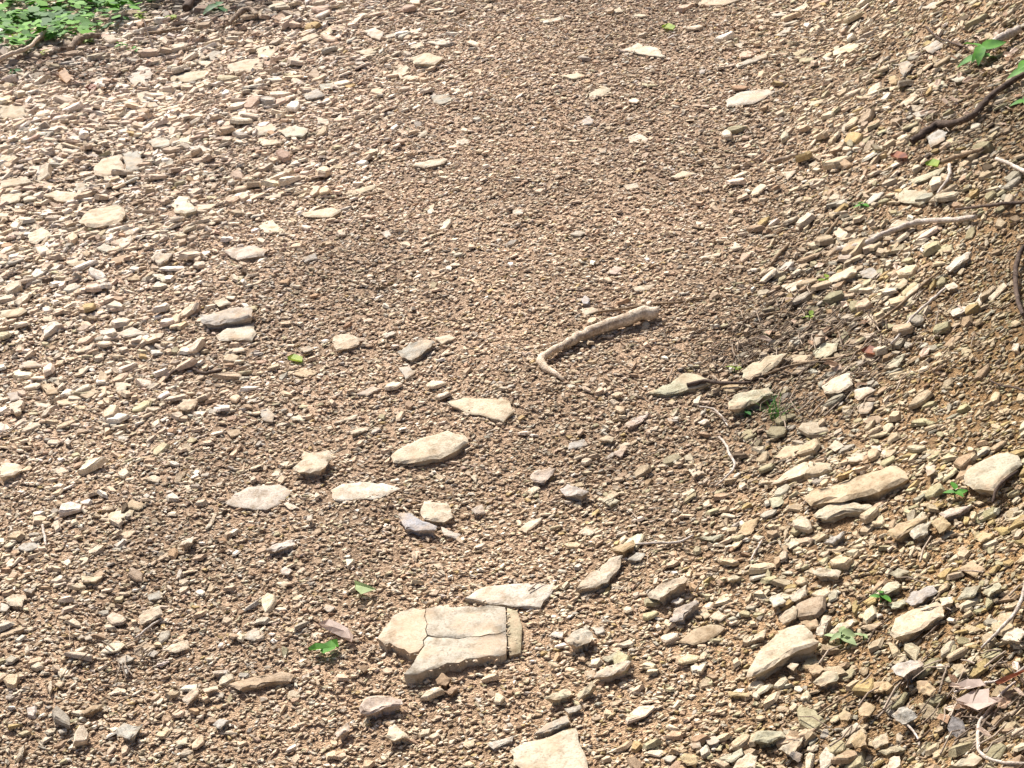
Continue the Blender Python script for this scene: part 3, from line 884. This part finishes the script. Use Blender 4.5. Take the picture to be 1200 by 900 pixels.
# ------------------------------------------------------------------ sticks, roots and twigs
def tube(name, pts, radii, mat, lift=0.0, knob=.12, sides=8, seed=0, lifts=None, sub=5):
    """pts in photograph pixels on the ground, radii in pixels"""
    r = np.random.default_rng(seed + 31)
    n = len(pts)
    W = []; R = []
    for i, (px, py) in enumerate(pts):
        lf = lifts[i] if lifts else lift
        p = at(px, py, lf); dep = (p - Vector((0, 0, CAM_H))).length
        rr = radii[min(i, len(radii) - 1)] * dep / F
        W.append(np.array(p) + np.array([0, 0, rr * .55])); R.append(rr)
    W = np.array(W); R = np.array(R)
    P = []; Q = []
    for i in range(n - 1):
        a = W[max(i - 1, 0)]; b = W[i]; c = W[i + 1]; d = W[min(i + 2, n - 1)]
        for k in range(sub):
            t = k / sub
            P.append(.5 * ((2 * b) + (c - a) * t + (2 * a - 5 * b + 4 * c - d) * t * t + (-a + 3 * b - 3 * c + d) * t ** 3))
            Q.append(R[i] * (1 - t) + R[i + 1] * t)
    P.append(W[-1]); Q.append(R[-1])
    P = np.array(P); Q = np.array(Q) * (1 + knob * (r.random(len(P)) * 2 - 1))
    P[1:-1] += (r.random((len(P) - 2, 3)) - .5) * Q[1:-1, None] * .5
    V = []; faces = []
    up = np.array([0, 0, 1.0])
    base = P.mean(0)
    for i in range(len(P)):
        tn = P[min(i + 1, len(P) - 1)] - P[max(i - 1, 0)]; tn /= np.linalg.norm(tn) + 1e-9
        s = np.cross(tn, up); s /= np.linalg.norm(s) + 1e-9; u = np.cross(s, tn)
        for k in range(sides):
            a = 2 * math.pi * k / sides
            rr = Q[i] * (1 + knob * .8 * (r.random() - .5))
            V.append(P[i] - base + s * math.cos(a) * rr + u * math.sin(a) * rr)
    for i in range(len(P) - 1):
        for k in range(sides):
            k2 = (k + 1) % sides
            faces.append((i * sides + k, i * sides + k2, (i + 1) * sides + k2, (i + 1) * sides + k))
    faces.append(tuple(range(sides))[::-1]); faces.append(tuple((len(P) - 1) * sides + k for k in range(sides)))
    me = poly_mesh(name, V, faces, mat)
    fl = [True] * (len(faces) - 2) + [False] * 2
    me.polygons.foreach_set('use_smooth', fl)
    return me, Vector(base)

def stick(name, label, cat, pts, radii, mat, group=None, **kw):
    me, b = tube(name, pts, [q * .84 for q in radii], mat, **kw)
    o = link(name, me, loc=b); tag(o, label, cat, group); return o

# the curved stick: a peeled hooked end and a bark-covered thick end
st = bpy.data.objects.new('curved_stick', None); COL.objects.link(st); st.location = at(690, 400)
tag(st, 'curved pale stick with a peeled hooked left end lying mid-track', 'stick')
me, b = tube('bare_end', [(662, 446), (650, 439), (636, 430), (634, 423), (646, 414), (660, 407)], [1.2, 3.6, 4.6, 5.0, 4.6, 4.8], M_BARE, lifts=[.0, .003, .004, .006, .008, .008], seed=1, sub=3, sides=10, knob=.05)
link('bare_end', me, st, b - st.location)
me, b = tube('bark_covered_end', [(658, 408), (672, 401), (690, 393), (712, 384), (735, 377), (755, 372), (772, 369)], [4.6, 5.8, 6.6, 7.4, 7.9, 8.2, 6.2], M_STICK, lifts=[.008, .008, .009, .011, .012, .012, .011], seed=2, sub=3, sides=12, knob=.05)
link('bark_covered_end', me, st, b - st.location)

GT = 'twigs and sticks lying about'
S = [
 ('twig', 'long thin dark twig lying just beyond the curved bare stick', [(700, 366), (735, 362), (765, 357), (800, 354), (822, 350)], [1.6, 1.8, 1.6, 1.4, .8], M_ROOT, .004),
 ('root', 'thick dark forked root arching across the top of the bank', [(1068, 168), (1080, 160), (1098, 148), (1120, 146), (1140, 137), (1158, 118), (1180, 100), (1202, 88)], [4.5, 5, 5.5, 4.5, 4.5, 4.5, 4, 3.6], M_DARK, .018),
 ('twig', 'straight brown stick below the dark root, half in rubble', [(1104, 191), (1125, 184), (1152, 176)], [3.6, 3.4, 2.8], M_ROOT, .012),
 ('twig', 'short curved pinkish twig standing below the straight brown stick', [(1112, 194), (1113, 205), (1107, 216), (1098, 228)], [2.6, 2.6, 2.2, 1.6], M_PALE, .01),
 ('root', 'long dusty pale root winding along the middle of the bank', [(982, 293), (998, 292), (1015, 286), (1035, 276), (1055, 268), (1080, 261), (1110, 260), (1143, 256)], [3.6, 4.2, 4.2, 3.8, 4, 4.4, 4, 3], M_PALE, .012),
 ('twig', 'thin dark twig at the right edge, above the dusty pale root', [(1120, 246), (1150, 243), (1175, 240), (1204, 238)], [1.4, 2, 2.4, 2.4], M_DARK, .02),
 ('twig', 'dark upright forked twig at the right edge of the photo', [(1202, 290), (1194, 300), (1190, 325), (1192, 350), (1199, 370)], [3.4, 3.6, 3.4, 3.2, 2.6], M_DARK, .02),
 ('twig', 'long straight pale twig slanting down the bank', [(1108, 338), (1092, 352), (1070, 371), (1054, 393), (1044, 404)], [1.6, 1.9, 2.0, 2, 1.6], M_PALE, .012),
 ('twig', 'long dark twig slanting parallel above the straight pale one', [(1102, 318), (1075, 340), (1050, 362), (1028, 378)], [1.5, 2, 2, 1.5], M_ROOT, .012),
 ('twig', 'dark branch lying across the low olive slab', [(805, 452), (825, 448), (850, 450), (880, 449)], [2.6, 3, 2.6, 1.8], M_DARK, .012),
 ('twig', 'thin pale twig bent like a hook on the right of the track', [(843, 513), (850, 521), (856, 535), (861, 546), (852, 559), (838, 570)], [1.9, 1.9, 2, 1.9, 1.7, 1.2], M_PALE, .008),
 ('twig', 'thin twig arching over dark rubble above the hooked pale one', [(820, 477), (836, 480), (846, 489), (853, 500)], [1.2, 1.4, 1.4, 1], M_PALE, .008),
 ('twig', 'pale branching twig running down from the right edge, lower right', [(1203, 676), (1198, 700), (1187, 722), (1168, 742), (1150, 760)], [2.6, 2.6, 2.6, 2.2, 1.4], M_PALE, .015),
 ('twig', 'pale twisted twig curling out of the lower right corner', [(1190, 800), (1175, 812), (1160, 832), (1148, 848), (1146, 872), (1150, 884), (1170, 894), (1203, 896)], [1.8, 2, 2.4, 2.4, 2.6, 2.4, 2.6, 2.6], M_PALE, .012),
 ('twig', 'long thin pale twig slanting left of the papery dead leaves', [(1205, 780), (1180, 796), (1150, 802), (1118, 812)], [2.2, 2, 1.8, 1.4], M_PALE, .015),
 ('twig', 'thin straight twig crossing rubble below the biggest cream wedge', [(1018, 800), (995, 815), (975, 826), (958, 838)], [1.4, 1.6, 1.5, 1.1], M_ROOT, .01),
 ('twig', 'short hooked pale twig near the lower edge of the bank', [(1057, 845), (1068, 855), (1076, 866), (1077, 874)], [1.6, 1.7, 1.4, 1], M_PALE, .012),
 ('twig', 'grey bark stick on the right verge far up the track', [(899, 192), (915, 188), (935, 182)], [2.6, 3, 2.6], M_BARK, .008),
 ('twig', 'dark crooked twig like a tilde on the left grit', [(194, 446), (200, 439), (210, 434), (225, 433), (238, 438), (250, 437), (260, 434)], [1.8, 2.2, 2.4, 2.3, 2.4, 2.4, 1.8], M_DARK, .004),
 ('twig', 'short pale twig standing beside a grey stone at lower left', [(50, 616), (52, 628), (54, 640)], [1.8, 1.8, 1.4], M_PALE, .004),
 ('twig', 'straight pale twig leaning under a cream-yellow stone', [(159, 748), (172, 738), (190, 725)], [1.4, 1.8, 1.6], M_PALE, .006),
 ('twig', 'pale peeled stick poking out of the green plants', [(-3, 72), (15, 64), (32, 58), (42, 49), (53, 39)], [3, 2.8, 2.8, 2.6, 2.4], M_BARE, .03),
 ('twig', 'thin dark twig slanting through leaf litter below the plants', [(122, 106), (132, 94), (142, 85), (152, 74)], [1.4, 1.7, 1.6, 1.2], M_DARK, .01),
 ('twig', 'brown twig lying level right of the leafy plants', [(170, 40), (190, 38), (210, 34), (228, 32)], [1.8, 2, 2, 1.6], M_ROOT, .01),
 ('twig', 'dark forked twig rising behind litter at the top left', [(180, 62), (177, 50), (173, 38), (169, 24)], [1.4, 1.4, 1.2, .9], M_DARK, .015),
 ('root', 'gnarled grey-brown root at the top edge right of the plants', [(268, 29), (275, 22), (284, 14), (293, 12), (301, 19)], [3, 3.4, 4, 3.4, 2.4], M_BARK, .02),
 ('root', 'dark root stump at the top edge left of the gnarled root', [(218, 12), (222, 5), (224, -4)], [5, 6, 7], M_DARK, .02),
 ('twig', 'pale forked twig among rubble right of the smooth track', [(902, 312), (910, 302), (918, 293), (925, 286)], [1.8, 2.4, 2.4, 1.8], M_ROOT, .006),
 ('twig', 'dark short twig on the right verge above the forked one', [(960, 283), (968, 275), (976, 266), (982, 258)], [1.6, 2, 2.2, 2], M_ROOT, .008),
 ('twig', 'dark twig lying among litter above the tuft of grass', [(895, 440), (925, 430), (960, 423), (1000, 416), (1015, 400)], [1.3, 1.8, 2, 1.8, 1.2], M_ROOT, .01),
 ('twig', 'long thin twig running left from the litter toward the track', [(868, 376), (890, 371), (915, 366), (935, 370)], [1.1, 1.4, 1.4, 1], M_ROOT, .006),
 ('twig', 'grey twig with a forked end in the rubble right of centre', [(745, 638), (770, 637), (795, 636), (812, 628)], [1.4, 2, 2, 1.4], M_PALE, .006),
 ('twig', 'short grey twig standing in rubble below the forked grey one', [(893, 634), (887, 644), (880, 656)], [1.3, 1.6, 1.2], M_PALE, .006),
 ('twig', 'dark thin stick slanting in front of the broad slab on the bank', [(1193, 553), (1180, 562), (1168, 574), (1163, 590)], [1.8, 2.4, 2.4, 1.5], M_DARK, .022),
 ('twig', 'dry curved root hair in the ochre hollow at the right edge', [(1204, 880 - 420), (1190, 455), (1172, 452), (1160, 446)], [1.6, 1.5, 1.3, 1], M_DARK, .01),
 ('twig', 'pale thin twig lying left of the big leaf litter heap', [(25, 82), (32, 86), (38, 93)], [1.3, 1.3, 1], M_PALE, .012),
 ('twig', 'thin upright twig tangled at the top right above the sprig', [(1085, 32), (1100, 45), (1120, 52), (1140, 58)], [1.1, 1.4, 1.4, 1], M_DARK, .015),
 ('twig', 'short thick stick below the leaf sprig at right', [(1167, 187), (1180, 192), (1192, 198), (1203, 203)], [2.4, 2.6, 2.8, 2.8], M_PALE, .02),
 ('twig', 'thin twig lying on grit in the middle of the upper track', [(385, 236), (400, 234), (425, 230), (448, 225)], [1, 1.3, 1.3, .9], M_ROOT, .003),
 ('twig', 'small dark twig lying level at the left of the curved stick', [(505, 352), (520, 348), (534, 346)], [.9, 1.2, .9], M_DARK, .003),
]
for k, (nm, lb, pts, rd, mt, lf) in enumerate(S):
    stick(nm, lb, 'root' if nm == 'root' else 'twig', pts, rd, mt, GT, lift=lf, seed=k + 10, sides=7)
stick('bleached_log', 'short bleached white wood piece behind the green sprig, upper right', 'wood', [(1148, 64), (1162, 54), (1178, 44), (1196, 36)], [4.5, 5.5, 6, 5], M_PALE, lift=.03, seed=90, sides=9)
stick('log_end', 'broken brown log end with a dark hollow front by the plants', 'wood', [(82, 60), (92, 50), (104, 45), (118, 43)], [4, 5.5, 5, 3], M_BARK, lift=.012, seed=91, sides=9)

# ------------------------------------------------------------------ leaves and plants
def flat_leaf(name, label, cat, pts, mat, lift=.006, fold=.006, seed=0):
    c, n, W = outline_world(pts, lift, (0, 0))
    cen = sum(W, Vector()) / len(W)
    r = np.random.default_rng(seed)
    # a midrib between the two farthest corners, edges lifted a little
    i0 = 0
    far = max(range(len(W)), key=lambda i: (W[i] - W[i0]).length)
    a, b = W[i0], W[far]
    V = []; K = len(W)
    for q in W: V.append(q + n * fold * (.3 + r.random()))
    ax = b - a
    R = []
    for q in W:
        t = (q - a).dot(ax) / ax.length_squared
        R.append(a + ax * t - n * fold * .2)
    base = cen
    V = [v - base for v in V] + [v - base for v in R]
    faces = []
    for i in range(K):
        j = (i + 1) % K
        faces.append((i, j, K + j, K + i))
    faces = [f for f in faces if (V[f[2]] - V[f[3]]).length > 1e-6 or True]
    me = poly_mesh(name, V, faces, mat)
    o = link(name, me, loc=base); tag(o, label, cat)
    return o
flat_leaf('fallen_leaf', 'bright green lobed leaf lying flat on the lower left grit', 'leaf',
          [(362, 762), (370, 755), (380, 755), (388, 751), (396, 752), (397, 757), (393, 763), (380, 769), (376, 766), (378, 763), (368, 764)], M_LEAF, .010)
flat_leaf('fallen_leaf', 'pale green three-cornered leaf above the bright green one', 'leaf', [(416, 683), (428, 686), (441, 691), (433, 694), (424, 700), (417, 694)], M_LEAF4, .012)
flat_leaf('fallen_leaf', 'yellow-green leaf fragment in grit below the cream lozenge stone', 'leaf', [(337, 421), (345, 416), (355, 419), (354, 424), (345, 424)], M_LEAF3, .006)
flat_leaf('fallen_leaf', 'yellow-green leaf near the top edge of the track', 'leaf', [(776, 32), (784, 28), (792, 31), (788, 35), (779, 35)], M_LEAF3, .006)
flat_leaf('fallen_leaf', 'bent papery pink leaf strip above the bright green leaf', 'leaf', [(374, 733), (386, 727), (397, 731), (408, 737), (415, 749), (412, 752), (404, 742), (392, 738)], M_PINK, .010)
flat_leaf('fallen_leaf', 'dark red leaf lying under the dark root', 'leaf', [(1044, 183), (1052, 178), (1062, 180), (1064, 185), (1053, 188)], M_RED, .012)
flat_leaf('fallen_leaf', 'rusty orange dead leaf at the right edge, lower bank', 'leaf', [(1168, 802), (1178, 795), (1190, 790), (1203, 785), (1201, 793), (1190, 799), (1178, 804)], M_RED, .025)
flat_leaf('fallen_leaf', 'small dark red leaf in litter above the broad cream block', 'leaf', [(1010, 412), (1020, 406), (1029, 409), (1024, 415), (1013, 416)], M_RED, .012)
flat_leaf('fallen_leaf', 'papery grey dead leaf, upper one beside the orange leaf', 'leaf', [(1120, 806), (1134, 798), (1150, 797), (1156, 803), (1140, 811), (1126, 812)], M_PINK, .018)
flat_leaf('fallen_leaf', 'curled papery grey dead leaf above the pale twisted twig', 'leaf', [(1122, 824), (1140, 812), (1160, 808), (1160, 818), (1178, 822), (1162, 832), (1148, 836), (1134, 830)], M_PINK, .02)
flat_leaf('fallen_leaf', 'reddish brown leaf in the litter below the leafy plants', 'leaf', [(102, 103), (107, 98), (113, 100), (112, 105), (105, 106)], M_RED, .01)
flat_leaf('fallen_leaf', 'dry tan leaf propped in litter left of the dark thin twig', 'leaf', [(68, 84), (76, 80), (84, 92), (78, 98), (70, 93)], M_DRY, .02)
flat_leaf('fallen_leaf', 'yellow-green leaf scrap on stones beside the straight brown stick', 'leaf', [(1085, 193), (1094, 187), (1102, 189), (1099, 195), (1088, 196)], M_LEAF3, .016)

def leaf_blade(L, wd, droop, mat, name='leaf', nseg=5):
    V = []; faces = []
    for i in range(nseg + 1):
        t = i / nseg
        wv = wd * .5 * math.sin(math.pi * min(1, (t * .96 + .03)) ** .8)
        x = L * t; z = -droop * t * t
        V += [(x, -wv, z + wv * .25), (x, 0, z), (x, wv, z + wv * .25)]
    for i in range(nseg):
        a = i * 3
        faces += [(a, a + 3, a + 4, a + 1), (a + 1, a + 4, a + 5, a + 2)]
    me = poly_mesh(name, V, faces, mat)
    me.polygons.foreach_set('use_smooth', [True] * len(faces))
    return me

def plant(name, label, px, py, height, leaves, L, mat, seed, cat='plant', group=None, spread=1.0):
    r = np.random.default_rng(seed)
    root = bpy.data.objects.new(name, None); COL.objects.link(root)
    p = at(px, py); root.location = p
    tag(root, label, cat, group)
    lean = Vector(((r.random() - .5) * .5, (r.random() - .5) * .5, 1)) * height
    V = []; sides = 5; seg = 4
    for i in range(seg + 1):
        c = lean * (i / seg); rr = .0014 * (1 - .4 * i / seg)
        V += [c + Vector((math.cos(2 * math.pi * k / sides) * rr, math.sin(2 * math.pi * k / sides) * rr, 0)) for k in range(sides)]
    faces = [(i * sides + k, i * sides + (k + 1) % sides, (i + 1) * sides + (k + 1) % sides, (i + 1) * sides + k) for i in range(seg) for k in range(sides)]
    link('stem', poly_mesh('stem', V, faces, M_LEAF2), root)
    protos = [leaf_blade(1, w_, d_, mat) for w_, d_ in ((.55, .25), (.45, .4), (.62, .12))]
    for k in range(leaves):
        t = .35 + .65 * (k + 1) / leaves
        o = link('leaf', protos[k % 3], root)
        o.location = lean * t
        s = L * (.7 + .6 * r.random()) * spread
        o.scale = (s, s, s)
        o.rotation_euler = (r.random() * .6 - .3, -.35 + r.random() * .6, k * 2.4 + r.random() * .8)
    return root
plant('seedling', 'pale green seedling sprouting beside the biggest cream wedge stone', 985, 757, .022, 6, .024, M_LEAF4, 1)
plant('seedling', 'bright green seedling with upright leaves above the thick tilted block', 1032, 708, .022, 4, .02, M_LEAF, 2)
plant('seedling', 'small green seedling beside the broad slab on the bank', 1119, 585, .02, 4, .02, M_LEAF, 3)
plant('seedling', 'tiny green seedling near the pale grey-green slab on the bank', 1008, 245, .015, 4, .018, M_LEAF, 4)
plant('seedling', 'small green shoots below the cream bar-shaped stone', 966, 334, .016, 4, .018, M_LEAF3, 5)
plant('seedling', 'tiny yellow-green sprig in litter left of the slanting twigs', 948, 376, .014, 4, .016, M_LEAF3, 6)
plant('seedling', 'tiny sprout at the foot of the olive grey rock', 873, 489, .014, 4, .02, M_LEAF2, 7)
plant('seedling', 'pale green shoot right of the pale seedling cluster', 1012, 752, .012, 3, .014, M_LEAF4, 8)
plant('seedling', 'small yellow-green sprig behind the long greenish stone', 860, 436, .012, 3, .016, M_LEAF3, 9)
plant('leafy_sprig', 'green sprig with broad leaves over the bleached wood, upper right', 1150, 78, .05, 8, .045, M_LEAF, 12, spread=1.2)
plant('leafy_sprig', 'green leaves poking in at the right edge above the root', 1200, 95, .05, 6, .045, M_LEAF, 13)
plant('leafy_sprig', 'dark green leaf pair at the top edge beside the gnarled root', 255, 14, .03, 5, .06, M_LEAF2, 14)
plant('leafy_sprig', 'small green leaves at the right edge below the dark root', 1203, 128, .03, 5, .035, M_LEAF, 15)

def grass_tuft(px, py, n, hgt, seed):
    r = np.random.default_rng(seed)
    root = bpy.data.objects.new('grass_tuft', None); COL.objects.link(root); root.location = at(px, py)
    tag(root, 'small tuft of thin green grass at the foot of the bank', 'grass')
    for k in range(n):
        L = hgt * (.5 + .7 * r.random()); a = r.random() * 2 * math.pi; ln = .3 + .7 * r.random()
        V = []
        ox, oy = (r.random(2) - .5) * .03
        for i in range(6):
            t = i / 5; wv = .0012 * (1 - t * .9)
            c = Vector((ox + math.cos(a) * L * ln * t * t, oy + math.sin(a) * L * ln * t * t, L * t * (1 - .3 * ln * t)))
            s = Vector((-math.sin(a), math.cos(a), 0)) * wv
            V += [c - s, c + s]
        me = poly_mesh('blade', V, [(2 * i, 2 * i + 1, 2 * i + 3, 2 * i + 2) for i in range(5)], M_LEAF if k % 3 else M_LEAF2)
        link('blade', me, root)
grass_tuft(906, 490, 26, .055, 3)

# the leafy patch in the upper left corner: single plants in front, the mass behind as stuff
VG = 'leafy plants in the upper left corner'
veg = [
 (12, 30, .05, 9, .045, M_LEAF, 'bright leafy plant hard against the upper left corner edge'),
 (45, 26, .06, 10, .055, M_LEAF, 'large-leaved bright plant in the middle of the leafy patch'),
 (75, 30, .05, 9, .045, M_LEAF2, 'dark-leaved plant right of the large-leaved bright one'),
 (22, 52, .04, 8, .04, M_LEAF3, 'yellow-green plant at the lower rim of the leafy patch'),
 (60, 48, .035, 8, .035, M_LEAF, 'low bright plant behind the peeled stick'),
 (98, 26, .04, 8, .04, M_LEAF, 'bright plant at the right end of the leafy patch'),
 (18, 90, .03, 7, .03, M_LEAF2, 'dark low plant under the peeled stick at the left edge'),
 (132, 12, .04, 8, .035, M_LEAF3, 'yellow-green plant at the top edge beyond the leafy patch'),
 (165, 24, .03, 7, .03, M_LEAF3, 'small yellow-green sprig above the brown level twig'),
 (200, 26, .025, 6, .028, M_LEAF3, 'smallest yellow-green sprig right of the leafy patch'),
 (145, 58, .025, 7, .03, M_LEAF, 'green sprig in litter right of the broken log end'),
 (158, 62, .02, 5, .026, M_LEAF, 'bluish green small sprig beside the dark forked twig'),
 (50, 66, .02, 6, .028, M_LEAF3, 'sparse yellow-green sprig at the litter edge'),
 (105, 52, .02, 6, .028, M_LEAF3, 'little yellow-green sprig just above the broken log end'),
]
for k, (px, py, hh, nl, L, mt, lb) in enumerate(veg):
    plant('leafy_plant', lb, px, py, hh, nl, L, mt, 50 + k, group=VG)

def leaf_mass():
    r = np.random.default_rng(5)
    V = []; Fq = []; cols = []
    n = 3600
    c0 = 0
    for _ in range(n):
        px = -90 + 290 * r.random() ** 1.0; py = -150 + 212 * r.random()
        if px > 178 - 1.7 * max(py, 0) + 50 * (r.random() - .5) or (py > 52 and px > 40): continue
        p = at(px, py); L = .026 + .055 * r.random(); a = r.random() * 2 * math.pi
        hgt = .01 + .06 * r.random()
        d = Vector((math.cos(a), math.sin(a), (r.random() - .6) * .7)).normalized(); s = Vector((-math.sin(a), math.cos(a), (r.random() - .5) * .5)) * L * .3
        p = p + Vector((0, 0, hgt))
        q = [p, p + d * L * .35 + s, p + d * L * .7 + s * .8, p + d * L, p + d * L * .7 - s * .8, p + d * L * .35 - s]
        V += q; Fq.append([c0, c0 + 1, c0 + 2, c0 + 3]); Fq.append([c0, c0 + 3, c0 + 4, c0 + 5]); c0 += 6
        g = r.random()
        cc = np.array([.02, .10, .012]) * (1 - g) + np.array([.15, .37, .03]) * g
        cols += [cc] * 6
    me = mesh_np('ground_cover', np.array(V), [np.array(Fq)], np.array(cols), None, False)
    m, t, b = new_mat('mixed_green_leaves', .65, .25)
    a = nd(t, 'ShaderNodeAttribute', attribute_name='tint'); t.links.new(a.outputs['Color'], b.inputs['Base Color'])
    tr = nd(t, 'ShaderNodeBsdfTranslucent'); t.links.new(a.outputs['Color'], tr.inputs[0])
    mx = nd(t, 'ShaderNodeMixShader'); mx.inputs[0].default_value = .3
    t.links.new(b.outputs[0], mx.inputs[1]); t.links.new(tr.outputs[0], mx.inputs[2]); t.links.new(mx.outputs[0], t.nodes['Material Output'].inputs[0])
    me.materials.append(m)
    o = link('ground_cover', me); tag(o, 'dense low green leaves filling the upper left corner', 'ground cover', kind='stuff')
leaf_mass()

# ------------------------------------------------------------------ leaf and twig litter (stuff)
def litter():
    r = np.random.default_rng(8)
    spots = [(940, 395, 70, 45, 190), (1000, 430, 60, 30, 60), (930, 300, 40, 50, 40), (1130, 120, 60, 60, 70), (230, 40, 70, 25, 80), (120, 85, 60, 20, 60),
             (1150, 830, 50, 40, 60), (860, 400, 70, 40, 90), (920, 480, 40, 20, 40), (1060, 380, 60, 60, 60), (1100, 800, 120, 90, 60), (150, 780, 60, 30, 25), (50, 80, 60, 14, 70), (760, 560, 120, 100, 40)]
    V = []; Q = []; C = []; k0 = 0
    for cx, cy, sx, sy, n in spots:
        for _ in range(n):
            p = at(cx + sx * r.standard_normal() * .7, min(max(cy + sy * r.standard_normal() * .7, -40), 930))
            L = .015 + .05 * r.random(); a = r.random() * math.pi if r.random() < .5 else .3 + .5 * r.random()
            d = Vector((math.cos(a), math.sin(a), (r.random() - .5) * .3)) * L
            nn = normal(p.x, p.y); d = d - nn * d.dot(nn) * .8
            bend = Vector((r.random() - .5, r.random() - .5, r.random() * .6)) * L * .25
            rad = .0008 + .0012 * r.random()
            s = Vector((-d.y, d.x, 0)).normalized() * rad; u = Vector((0, 0, rad))
            p = p + nn * (.004 + .008 * r.random())
            for t in (0, .5, 1):
                c = p + d * (t - .5) + bend * (1 - (2 * t - 1) ** 2)
                f = 1 - .4 * t
                V += [c + s * f, c + u * f, c - s * f, c - u * f]
            for j in range(2):
                for i in range(4):
                    Q.append([k0 + j * 4 + i, k0 + j * 4 + (i + 1) % 4, k0 + (j + 1) * 4 + (i + 1) % 4, k0 + (j + 1) * 4 + i])
            k0 += 12
            g = r.random()
            cc = np.array([.10, .07, .05]) * (1 - g) + np.array([.46, .38, .30]) * g
            C += [cc] * 12
    me = mesh_np('twig_litter', np.array(V), [np.array(Q)], np.array(C), M_GRAVEL, True)
    tag(link('twig_litter', me), 'tiny broken twigs and stalks scattered through the rubble', 'litter', kind='stuff')
    V = []; Q = []; C = []; k0 = 0
    lsp = [(250, 45, 80, 25, 120), (110, 95, 60, 18, 80), (1150, 825, 50, 35, 12), (970, 400, 80, 50, 22), (60, 78, 50, 12, 90), (380, 30, 60, 20, 40), (1120, 130, 50, 40, 40), (1160, 60, 30, 30, 40)]
    for cx, cy, sx, sy, n in lsp:
        for _ in range(n):
            p = at(cx + sx * r.standard_normal() * .7, max(cy + sy * r.standard_normal() * .7, -60))
            L = .012 + .022 * r.random(); a = r.random() * 6.283
            d = Vector((math.cos(a), math.sin(a), (r.random() - .3) * .5)) * L
            s = Vector((-math.sin(a), math.cos(a), (r.random() - .5) * .9)) * L * .28
            p = p + Vector((0, 0, .006 + .012 * r.random()))
            up = Vector((0, 0, L * .15))
            q = [p, p + d * .3 + s, p + d * .7 + s * .8 + up, p + d, p + d * .7 - s * .8 + up, p + d * .3 - s]
            V += q; Q.append([k0, k0 + 1, k0 + 2, k0 + 3]); Q.append([k0, k0 + 3, k0 + 4, k0 + 5]); k0 += 6
            g = r.random()
            cc = np.array([.30, .19, .12]) * (1 - g) + np.array([.66, .54, .44]) * g
            C += [cc] * 6
    me = mesh_np('leaf_litter', np.array(V), [np.array(Q)], np.array(C), M_GRAVEL, False)
    tag(link('leaf_litter', me), 'dry curled dead leaves matted round the plants and on the bank', 'litter', kind='stuff')
litter()

# ------------------------------------------------------------------ gravel in three grades (stuff)
def near(dep, p): return np.clip((2.2 / dep) ** p, 0, 1)
xy = clear_of(scatter(210000, lambda px, py, dep, x, y: near(dep, 1.1)))
dist = np.hypot(np.hypot(xy[:, 0], xy[:, 1]), 1.6)
size = (.0076 + .0078 * rng.random(len(xy)) ** 2.2) * (dist / 2.4) ** .55
me = chips('fine_gravel', xy, size, .105, 4, .26, .5, 0.0, asp0=.34)
tag(link('fine_gravel', me), 'fine brown shale grit covering the whole track', 'gravel', kind='stuff')

def acc_mid(px, py, dep, x, y):
    c = coarse(px, py) * (.45 + 1.1 * vnoise(x * 4, y * 4, 21))
    return np.clip(.03 + .94 * c, 0, 1)
xy = clear_of(scatter(37000, acc_mid), 1.0)
px_, py_, dep_ = project(xy[:, 0], xy[:, 1], hbase(xy[:, 0], xy[:, 1]))
size = (.0100 + .024 * rng.random(len(xy)) ** 2.3) * (.8 + .5 * coarse(px_, py_)) * np.clip(dep_ / 2.8, .8, 2) ** .4
me = chips('coarse_gravel', xy, size, .095, 5, .19, 1.2, .35, asp0=.36)
tag(link('coarse_gravel', me), 'flat pale shale chips strewn thicker along both verges', 'gravel', kind='stuff')

def acc_big(px, py, dep, x, y):
    c = coarse(px, py) * (.3 + 1.4 * vnoise(x * 5, y * 5, 22))
    return np.clip(c * c * 1.1 + .004, 0, 1)
xy = clear_of(scatter(7000, acc_big), 1.15)
px_, py_, dep_ = project(xy[:, 0], xy[:, 1], hbase(xy[:, 0], xy[:, 1]))
size = (.018 + .034 * rng.random(len(xy)) ** 3.2) * np.clip(dep_ / 2.6, .85, 2) ** .6
me = chips('rubble', xy, size, .105, 7, .17, 1.2, 1.0, bevel=True, asp0=.42)
tag(link('rubble', me), 'loose angular stones heaped on the bank and the left verge', 'gravel', kind='stuff')

# crumbs of shale lying on the cracked slab, thicker along its cracks and rims
def slab_crumbs():
    r = np.random.default_rng(77)
    P = []
    o = Vector((0, 0, CAM_H))
    lines = [((499, 713), (500, 745)), ((500, 745), (593, 740)), ((500, 745), (486, 776)), ((445, 745), (470, 718)), ((470, 718), (590, 712)), ((594, 712), (594, 766)), ((480, 785), (590, 767)), ((445, 750), (480, 765))]
    for k in range(170):
        a, b_ = lines[r.integers(len(lines))]; t = r.random(); sd_ = 2.2 if r.random() < .6 else 7
        px = a[0] + (b_[0] - a[0]) * t + sd_ * r.standard_normal(); py = a[1] + (b_[1] - a[1]) * t + sd_ * .7 * r.standard_normal()
        d = Vector(ray(px, py)); q = o + d * ((SLAB_C - o).dot(SLAB_N) / d.dot(SLAB_N))
        P.append(q)
    P = np.array([tuple(q) for q in P])
    size = .0035 + .006 * r.random(len(P)) ** 2.5
    me = chips('slab_crumbs', P[:, :2], size, .14, 4, .12, .25, 0.0, zover=P[:, 2] - .0022)
    tag(link('slab_crumbs', me), 'crumbs of brown shale lying on the big cracked slab', 'gravel', kind='stuff')
slab_crumbs()
